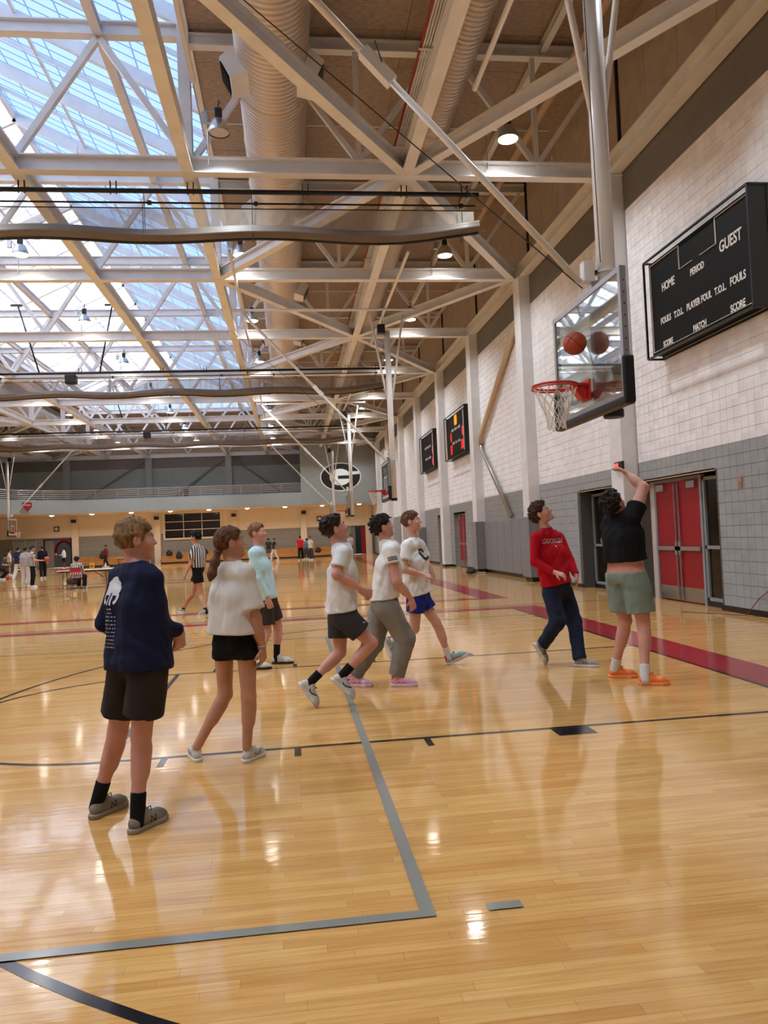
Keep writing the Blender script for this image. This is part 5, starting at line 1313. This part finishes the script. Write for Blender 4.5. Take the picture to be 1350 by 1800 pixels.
decal(o5, 'small_emblem', *printed([[(-.016, .008), (-.004, .003), (.004, .003), (.016, .008), (.006, .0), (.016, -.008), (.004, -.003), (-.004, -.003), (-.016, -.008), (-.006, 0)]]), np.array(at(640, 1095, 1, Y-.2)), V3(1, 0, 0), V3(0, 0, 1), PRINT, o5)

# grey sweatpants
Y = 8.0
J, ft = joints(Y, dict(head=(673, 926), neck=(679, 951), shL=(690, 964, .18), shR=(686, 968, -.18), elL=(692, 1020, .2), wrL=(716, 1046, .25), elR=(697, 1022, -.24), wrR=(723, 1053, -.2), hdR=(730, 1088, -.16), hipL=(673, 1062, .1), hipR=(677, 1062, -.1), knL=(657, 1130, .12), knR=(712, 1122, -.1)),
    dict(L=((618, 1206), (650, 1207), UPZ), R=((688, 1206), (734, 1206), UPZ)), (.92, .1, .26))
J['pmR'] = V3(-.3, .9, 0)
WT2 = C_('white_sport_tee', (228, 225, 222)); PINK = mat('shoe_pink', (224, 168, 190), .5); HOTP = mat('shoe_hot_pink', (236, 92, 140), .5)
p6, s6, o6, A6 = person('person in white tee with black sleeve stripes and grey sweatpants', J, dict(skin='pink', hair='wavy', hairc=('near_black', (34, 25, 22)), fat=1.1, arm=1.15, shirt=dict(m=WT2, hem=hem(Y, 676, 1052), hn=(.1, 0, -1), sl=.42, inf=.024, flare=.006, wr=.01, slr=.076), pants=dict(m=C_('grey_sweat', (132, 128, 121)), len='long', r=(.118, .104, .082), end=.02, wr=.012, waist=.12),
    shoe=dict(u=PINK, s=mat('sole_pink', (226, 200, 206), .5), l=PINK, a=HOTP), feet=ft, seed=21))
a_, e_ = A6['shR'], A6['elR']; t_ = unit(e_-a_); n_ = V3(0, -1, 0); sr = unit(np.cross(t_, n_))
bars = [[(-.05, .016*i), (.05, .016*i), (.05, .016*i+.008), (-.05, .016*i+.008)] for i in (-1, 0, 1)]
decal(s6, 'sleeve_stripes', *printed(bars), a_*.7+e_*.3, unit(np.cross(V3(0, -1, 0), t_)), -t_, BLK, s6)

# emblem tee, blue shorts
Y = 8.9
J, ft = joints(Y, dict(head=(724, 917), neck=(727, 946), shL=(739, 959, .14), shR=(713, 961, -.18), elL=(750, 992, .16), wrL=(762, 1012, .1), elR=(710, 1001, -.24), wrR=(742, 1010, -.24), hdR=(761, 1015, -.24), hipL=(740, 1052, .09), hipR=(731, 1052, -.09), knL=(767, 1095, .05), knR=(729, 1105, -.05)),
    dict(L=((787, 1169, .05), (822, 1152, .05), (-.4, 0, 1)), R=((673, 1125, -.02), (686, 1159, -.02), (1, .1, .3))), (.88, -.3, .16))
J['pmR'] = V3(0, .6, -.7)
p7, s7, o7, A7 = person('person in white tee with round black emblem and blue shorts, striding', J, dict(skin='fair', hair='short', hairc=('brown2', (98, 66, 46)), shirt=dict(m=WT2, hem=hem(Y, 734, 1045), hn=(.18, 0, -1), sl=.6, inf=.024, flare=.004, wr=.011, slr=.08), pants=dict(m=C_('royal_blue', (30, 44, 138)), len=.45, r=(.11, .108)), sock=C_('white_sock', (214, 210, 206)), sockh=.1,
    shoe=dict(u=mat('shoe_teal_grey', (140, 172, 178), .5), s=WHT, l=BLK, a=mat('shoe_red', (206, 52, 48), .5)), feet=ft, seed=31))
fr = unit(V3(math.cos(math.radians(-15)), math.sin(math.radians(-15)), 0)); rgt = unit(np.cross(V3(0, 0, 1), fr)); gc = (A7['shL']+A7['shR'])/2+V3(0, 0, -.1)
ov = lambda a, c: [(a*math.cos(2*PI*i/24), c*math.sin(2*PI*i/24)) for i in range(24)]
decal(s7, 'oval_emblem', *printed([ov(.095, .072)]), gc, rgt, V3(0, 0, 1), mat('emblem_dark', (22, 20, 26), .6), s7)
og = [[(.05*math.cos(math.radians(a))*k[0], .042*math.sin(math.radians(a))*k[0]) for a, k in ((q, (1,)), (q+30, (1,)), (q+30, (.45,)), (q, (.45,)))] for q in range(45, 330, 30)]+[[(0, -.002), (.07, -.002), (.07, .014), (0, .014)]]
decal(s7, 'letter_mark', *printed(og), gc, rgt, V3(0, 0, 1), PRINT, s7, off=.007)

# red long sleeve
Y = 8.5
J, ft = joints(Y, dict(head=(953, 903), neck=(959, 929), shL=(983, 944, .1), shR=(941, 945, -.1), elL=(1002, 986, .05), wrL=(1013, 1012, -.08), hdL=(1016, 1040, -.1), elR=(940, 988, -.12), wrR=(975, 1006, -.26), hdR=(996, 1013, -.32), hipL=(991, 1036, .06), hipR=(967, 1038, -.06), knL=(1009, 1090, .0), knR=(980, 1093, -.13)),
    dict(L=((1013, 1171), (1050, 1173), UPZ), R=((938, 1133, .05), (957, 1167, .05), (.82, 0, .5))), (.66, -.5, .5))
J['pmL'] = V3(-.7, .3, 0); J['pmR'] = V3(0, .5, -.8)
p8, s8, o8, A8 = person('person in red GEORGIA long sleeve and dark jeans looking up', J, dict(skin='pink', hair='curly', hairc=('auburn', (70, 42, 32)), shirt=dict(m=C_('red', (184, 16, 34)), long=1, hem=hem(Y, 976, 1027), inf=.022, wr=.01), pants=dict(m=C_('denim', (32, 40, 62), .8), len='long', r=(.1, .086, .074), end=-.05, wr=.008, waist=.12),
    shoe=dict(u=mat('shoe_grey_beige', (150, 142, 130), .6), s=WHT, l=BLK, mark=('N', BLK)), feet=ft, seed=41))
fr = unit(V3(.35, -.94, 0)); rgt = unit(np.cross(V3(0, 0, 1), fr)); gc = np.array(at(976, 951, 1, Y-.1))
decal(s8, 'chest_lettering', *text2d('GEORGIA', .078, .0006, 1.0), gc, rgt, V3(0, 0, 1), PRINT, s8)
decal(s8, 'chest_emblem', *printed([blob(0, 0, .014, .012, 12, .2, 5)]), gc+V3(.0, 0, -.06), rgt, V3(0, 0, 1), PRINT, s8)

# shooter
Y = 7.35
J, ft = joints(Y, dict(head=(1080, 886), neck=(1090, 908), shL=(1074, 916, .16), shR=(1112, 910, -.14), elL=(1066, 950, .32), wrL=(1082, 968, .42), elR=(1131, 857, -.06), wrR=(1102, 832, .08), hdR=(1080, 819, .12), hipL=(1086, 1014, .1), hipR=(1116, 1014, -.1), knL=(1099, 1091, .12), knR=(1131, 1095, -.1)),
    dict(L=((1074, 1191), (1118, 1191), UPZ), R=((1121, 1204), (1179, 1204), UPZ)), (.7, .3, .64))
J['pmR'] = V3(-.2, .3, -.9)
ORG = mat('shoe_orange', (240, 122, 48), .5)
p9, s9, o9, A9 = person('person in black tee and sage shorts with raised arm after the shot', J, dict(skin='pink', hair='curly', hairc=('dark_curl', (38, 27, 24)), fat=1.3, arm=1.3, shirt=dict(m=C_('black_tee', (18, 18, 22)), hem=hem(Y, 1100, 986), hn=(.08, 0, -1), sl=.42, inf=.02, flare=.01, wr=.008, slr=.085), pants=dict(m=C_('sage', (124, 140, 130)), len=.76, r=(.104, .102), inf=.014, wr=.008, waist=.05),
    sock=C_('white_sock', (214, 210, 206)), sockh=.1, shoe=dict(u=ORG, s=mat('sole_orange', (244, 150, 84), .5), l=ORG, size=1.05), feet=ft, curl=.5, seed=51))

# ================================================================== people and things further off
def gen(G, H, hd, pose='stand', arms='down', lean=0.0):
    """Joints of a small far figure: ground point, height, heading in degrees (0 = +X, 90 = away)."""
    h = math.radians(hd); f = V3(math.cos(h), math.sin(h), 0); r = V3(math.sin(h), -math.cos(h), 0); k = H/1.75; z0 = G[2]
    def p(a, b, c): return V3(G[0], G[1], z0)+(f*(a+lean*max(0, c-.9))+r*b+V3(0, 0, c))*k
    sit = pose == 'sit'; dz = -.45 if sit else (-.3 if pose == 'crouch' else 0); J = {}
    for S, s in (('L', -1), ('R', 1)):
        J['hip'+S] = p(0, s*.09, .93+dz); J['sh'+S] = p(0, s*.18, 1.42+dz)
        if sit: J['kn'+S] = p(.42, s*.12, .5); a = p(.44, s*.12, .0); ft = (a, f)
        elif pose == 'walk': w = s*.2; J['kn'+S] = p(w*.7+.06, s*.1, .5); a = p(w*1.25, s*.1, 0); ft = (a, f)
        elif pose == 'crouch': J['kn'+S] = p(.25, s*.18, .42); a = p(.0, s*.18, 0); ft = (a, f)
        else: J['kn'+S] = p(.02, s*.11, .5); a = p(0, s*.13, 0); ft = (a, unit(f+r*s*.25))
        J['_f'+S] = ft
        if arms == 'fwd': J['el'+S] = p(.08, s*.23, 1.14+dz); J['wr'+S] = p(.32, s*.12, 1.12+dz); J['hd'+S] = p(.48, s*.08, 1.14+dz)
        elif arms == 'hips': J['el'+S] = p(-.05, s*.34, 1.15+dz); J['wr'+S] = p(.08, s*.2, 1.0+dz); J['hd'+S] = p(.12, s*.1, .96+dz)
        else: J['el'+S] = p(-.03, s*.23, 1.13+dz); J['wr'+S] = p(.06, s*.23, .9+dz); J['hd'+S] = p(.1, s*.23, .73+dz)
    J['neck'] = p(.0, 0, 1.49+dz); J['head'] = p(.03, 0, 1.635+dz); J['face'] = f
    feet = {}
    for S in 'LR':
        a, d = J.pop('_f'+S); feet[S] = (a-d*.1*k, a+d*.19*k, V3(0, 0, 1)); c = a+d*.045*k; J['an'+S] = c-d*.078+V3(0, 0, .1)
    return J, feet
def extra(label, px, py, H, hd, shirt, pants, hairc=('black', (24, 20, 18)), pose='stand', arms='down', long=False, plen='long', skin='tan', G=None, lod=2, shoe_=None, lean=0.0, hair='short'):
    G = np.array(fl(px, py)) if G is None else np.array(G, float); J, ft = gen(G, H, hd, pose, arms, lean); J['ground'] = G[2]
    mh = (J['hipL']+J['hipR'])/2; m_ = lambda c: c if not isinstance(c, tuple) else C_('%d_%d_%d' % c, c)
    sp = dict(skin=skin, hair=hair, hairc=hairc, lod=lod, head=.97, shirt=dict(m=m_(shirt), long=long, hem=mh-V3(0, 0, .03), sl=.6), pants=dict(m=m_(pants), len=plen, r=(.1, .09, .075) if plen == 'long' else (.108, .105)), shoe=shoe_ or dict(u=WHT, s=WHT, l=WHT), feet=ft, seed=2)
    return person(label, J, sp)
REF2 = stripes('referee_stripes_b', (1, 0, 0))
r1 = extra('referee in striped shirt and black trousers holding a basketball', 58, 1033, 1.78, 15, REF2, (20, 20, 22), arms='fwd', lod=1)
extra('referee in striped shirt and pale trousers standing beside the other referee', 46, 1031, 1.74, 75, REF2, (196, 190, 184), lod=1)
extra('person in dark navy top and white trousers walking away', 33, 1022, 1.8, 70, (32, 42, 72), (206, 200, 192), pose='walk', lod=1)
extra('person in white shirt and grey shorts behind the navy top', 17, 1012, 1.72, 20, (214, 212, 208), (120, 112, 106), plen=.8)
extra('person in dark grey bending low with a ball on the floor', 4, 1019, 1.75, 10, (62, 62, 60), (24, 24, 26), pose='crouch', arms='fwd', lean=.5)
extra('person all in black striding away behind the referees', 76, 1017, 1.82, 110, (24, 22, 26), (22, 22, 24), pose='walk', long=True, lod=1)
r2 = extra('person in white long sleeve and black shorts holding a ball by the doorway', 113, 1001, 1.78, 185, (220, 218, 214), (24, 24, 26), plen=.8, arms='fwd', long=True, skin='dark')
extra('person in maroon top and dark trousers walking past the bench', 187, 997, 1.8, 160, (112, 36, 36), (30, 28, 32), pose='walk', arms='fwd', long=True)
extra('person in dark grey top and grey shorts near the wooden bench', 473, 985.5, 1.76, 100, (58, 54, 56), (96, 88, 84), plen=.8)
extra('person in black vest and white trousers by the wooden bench', 483, 985.5, 1.74, 200, (40, 40, 44), (214, 208, 200), pose='walk')
extra('person in red shirt and black trousers standing in the distance', 529, 985, 1.82, 80, (196, 30, 36), (26, 24, 26), pose='walk')
extra('person in slate blue top leaning between the red and cream shirts', 538, 983.5, 1.62, 60, (84, 98, 112), (70, 64, 66), lean=.3)
extra('person in cream shirt and dark trousers in the distance', 548, 984.5, 1.76, 220, (212, 204, 186), (64, 58, 60), lean=.15)
extra('person in pale shirt and dark shorts at the far corner doorway', 617, 979, 1.78, 250, (196, 192, 190), (40, 38, 44), plen=.8, hair='wavy')
extra('person standing on the balcony behind the rails in dark clothes', 0, 0, 1.72, 300, (60, 44, 46), (40, 36, 38), G=(-8.55, 65.2, 4.65), hair='wavy')
extra('person in dark maroon sitting on the wooden bench', 0, 0, 1.74, 270, (84, 34, 44), (54, 44, 48), pose='sit', G=(-11.9, 66.5, 0), plen=.8)
ball('basketball held at chest height by the standing referee', (r1[3]['hdL']+r1[3]['hdR'])/2+V3(.09, .02, .02), .12)
ball('basketball held by the person at the dark doorway', (r2[3]['hdL']+r2[3]['hdR'])/2+V3(-.09, 0, .02), .12)
ball('basketball lying on the floor by the crouching person', np.array(fl(14, 1019))+V3(0, 0, .12), .12)

# score table with folding chair
GREYT = mat('table_laminate', (206, 196, 184), .4); LEG = mat('table_leg_brown', (70, 50, 44), .4, .3)
def folding_table(label, c, rz, L=1.83, Wd=.76, h=.74):
    t = thing('folding_table', label, 'table', c, rz)
    MB().box((-L/2, -Wd/2, h-.035), (L/2, Wd/2, h)).build('table_top', GREYT, t, bevel=.01)
    MB().box((-L/2+.05, -Wd/2+.05, h-.09), (L/2-.05, Wd/2-.05, h-.035)).build('apron', LEG, t)
    for sx in (-1, 1):
        for sy in (-1, 1): MB().tube([(sx*(L/2-.22), sy*(Wd/2-.08), h-.05), (sx*(L/2-.2), sy*(Wd/2-.06), 0)], .016, 6).build('leg', LEG, t)
        MB().tube([(sx*(L/2-.2), -Wd/2+.06, .12), (sx*(L/2-.2), Wd/2-.06, .12)], .014, 6).build('foot_bar', LEG, t)
        MB().tube([(sx*(L/2-.21), 0, .3), (sx*.25, 0, h-.06)], .012, 6).build('stay', LEG, t)
    return t
TC = at(152, 1000, 2, .74); TC = Vector((TC.x, 31.6, 0)); TC.x = at(152, 1010, 1, 31.6).x
folding_table('long folding score table with papers and a yellow box', TC, .03, 2.05)
tz = .74
t = thing('scoring_box', 'flat red scoring box on the folding score table', 'box', TC+Vector((-.82, -.1, tz))); MB().box((-.2, -.14, 0), (.2, .14, .05)).build('case', mat('red_plastic', (176, 30, 30), .4), t, bevel=.01); MB().box((-.17, -.11, .05), (.17, .11, .075)).build('lid', mat('red_plastic2', (196, 60, 52), .4), t)
t = thing('snack_box', 'upright yellow box on the folding score table', 'box', TC+Vector((.22, 0, tz))); MB().box((-.08, -.05, 0), (.08, .05, .24)).build('carton', mat('yellow_card', (214, 168, 40), .5), t); MB().box((-.05, -.054, .07), (.05, -.05, .17)).build('print_patch', mat('orange_print', (150, 70, 24), .5), t)
t = thing('water_bottle', 'white bottle on the folding score table', 'bottle', TC+Vector((.74, 0, tz))); MB().lathe([(0, 0), (.04, 0), (.04, .15), (.02, .19), (.02, .21)], (0, 0, 0), 12).build('flask', WHT, t, smooth=True); MB().lathe([(.022, .2), (.022, .24), (0, .24)], (0, 0, 0), 12).build('cap', mat('cap_pink', (206, 140, 150), .5), t)
t = thing('paper_pile', 'white papers on the folding score table beside the referee', 'papers', TC+Vector((-.38, .05, tz))); 
for i in range(3): MB().box((-.14+.02*i, -.1+.015*i, .004*i), (.14+.02*i, .1+.015*i, .004*i+.003)).build('sheet', WHT, t)
CHC = TC+Vector((-.15, -.75, 0))
def folding_chair(label, c, rz):
    t = thing('folding_chair', label, 'chair', c, rz)
    RC = mat('chair_red', (146, 26, 34), .5)
    MB().box((-.21, -.2, .43), (.21, .22, .46)).build('seat', RC, t, bevel=.01)
    MB().box((-.21, -.25, .56), (.21, -.22, .86)).build('backrest', RC, t, bevel=.01)
    for i in range(5): MB().box((-.17+.085*i-.015, -.256, .58), (-.17+.085*i+.015, -.25, .68)).build('white_stripe', WHT, t)
    for s in (-1, 1):
        MB().tube([(s*.22, -.24, .9), (s*.22, .25, 0)], .013, 6).build('leg', BLACK, t); MB().tube([(s*.2, .18, .46), (s*.2, -.28, 0)], .013, 6).build('leg', BLACK, t)
    for y, z in ((.22, .06), (-.26, .06)): MB().tube([(-.21, y, z), (.21, y, z)], .011, 6).build('stretcher', BLACK, t)
    return t
folding_chair('red and black folding chair with white stripes at the score table', CHC, 0)
extra('seated referee in striped shirt with dark hair at the score table', 0, 0, 1.7, 80, REF2, (40, 38, 44), pose='sit', arms='fwd', G=tuple(CHC+Vector((0, -.05, 0))), lod=1, hair='wavy')
NYL = mat('dark_nylon', (34, 34, 38), .7)
def lump(label, c, w, h, col=None, name='backpack', cat='bag'):
    t = thing(name, label, cat, c); m = NYL if col is None else col
    g = Field((-w, -w, -.02), (w, w, h*1.3), .03); g.ell((0, 0, h*.42), np.eye(3), (w*.75, w*.5, h*.55), .03); g.cone((0, w*.3, h*.25), (0, w*.3, h*.45), w*.35, w*.3, .05); g.plane((0, 0, 0), (0, 0, -1)); v, f = g.mesh()
    o = bpy.data.objects.new('bag_body', np_mesh('bag_body', v, f, m)); COL.objects.link(o); o.parent = t
    MB().tube([(-w*.3, -w*.45, h*.8), (-w*.1, -w*.5, h*1.08), (w*.1, -w*.5, h*1.08), (w*.3, -w*.45, h*.8)], .02, 5).build('strap', BLACK, t)
lump('black bag lying under the score table beside the chair', fl(130, 1027), .4, .3)
for i, (x, lab) in enumerate(((-15.9, 'black backpack on the bench behind the score table'), (-13.2, 'second dark backpack near the end of the same bench'), (-10.4, 'black backpack under the dark window'), (-9.5, 'low dark duffel under the dark window'), (-7.4, 'small dark backpack further along under the window'), (2.3, 'low black bag on the bench below the emblem'), (4.1, 'bulky black bag on the bench below the emblem'))):
    lump(lab, Vector((x, 66.7 if i % 2 else 67.3, .345 if i % 2 else .625)), .36, .5 if i % 3 else .65)
t = folding_table('small far folding table with bags and cups', Vector((-12.6, 60.5, 0)), .1, 1.5, .6)
for i in range(3):
    q = thing('paper_cup', 'pale cup on the small far folding table', 'cup', Vector((-12.4+.22*i, 60.5, .74)), 0, 'cups on the far table'); MB().lathe([(0, 0), (.05, 0), (.065, .2), (.06, .2)], (0, 0, 0), 12).build('wall', WHT, q, smooth=True); MB().lathe([(.066, .19), (.07, .21), (0, .22)], (0, 0, 0), 12).build('lid', mat('cup_lid', (190, 150, 110), .5), q)
t = thing('waste_bin', 'round black waste bin by the score table', 'bin', fl(203, 1033)); MB().lathe([(0, 0), (.2, 0), (.25, .62), (.23, .62), (.19, .04)], (0, 0, 0), 16).build('tub', NYL, t, smooth=True); MB().lathe([(.25, .6), (.265, .63), (.24, .65)], (0, 0, 0), 16).build('rim_band', BLACK, t, smooth=True)
t = thing('shield_sign', 'small red shield sign on the balcony fascia', 'sign', (-20.1, 61.6, 4.95)); MB().prism([(-.33, -.22, .35), (.33, -.22, .35), (.33, -.22, 0), (0, -.22, -.38), (-.33, -.22, 0)], (0, .06, 0)).build('plate', mat('shield_red', (150, 24, 34), .5), t); MB().box((-.22, -.235, .1), (.22, -.222, .2)).build('white_bar', mat('shield_pale', (206, 150, 150), .5), t)
t.rotation_euler.z = math.radians(40)
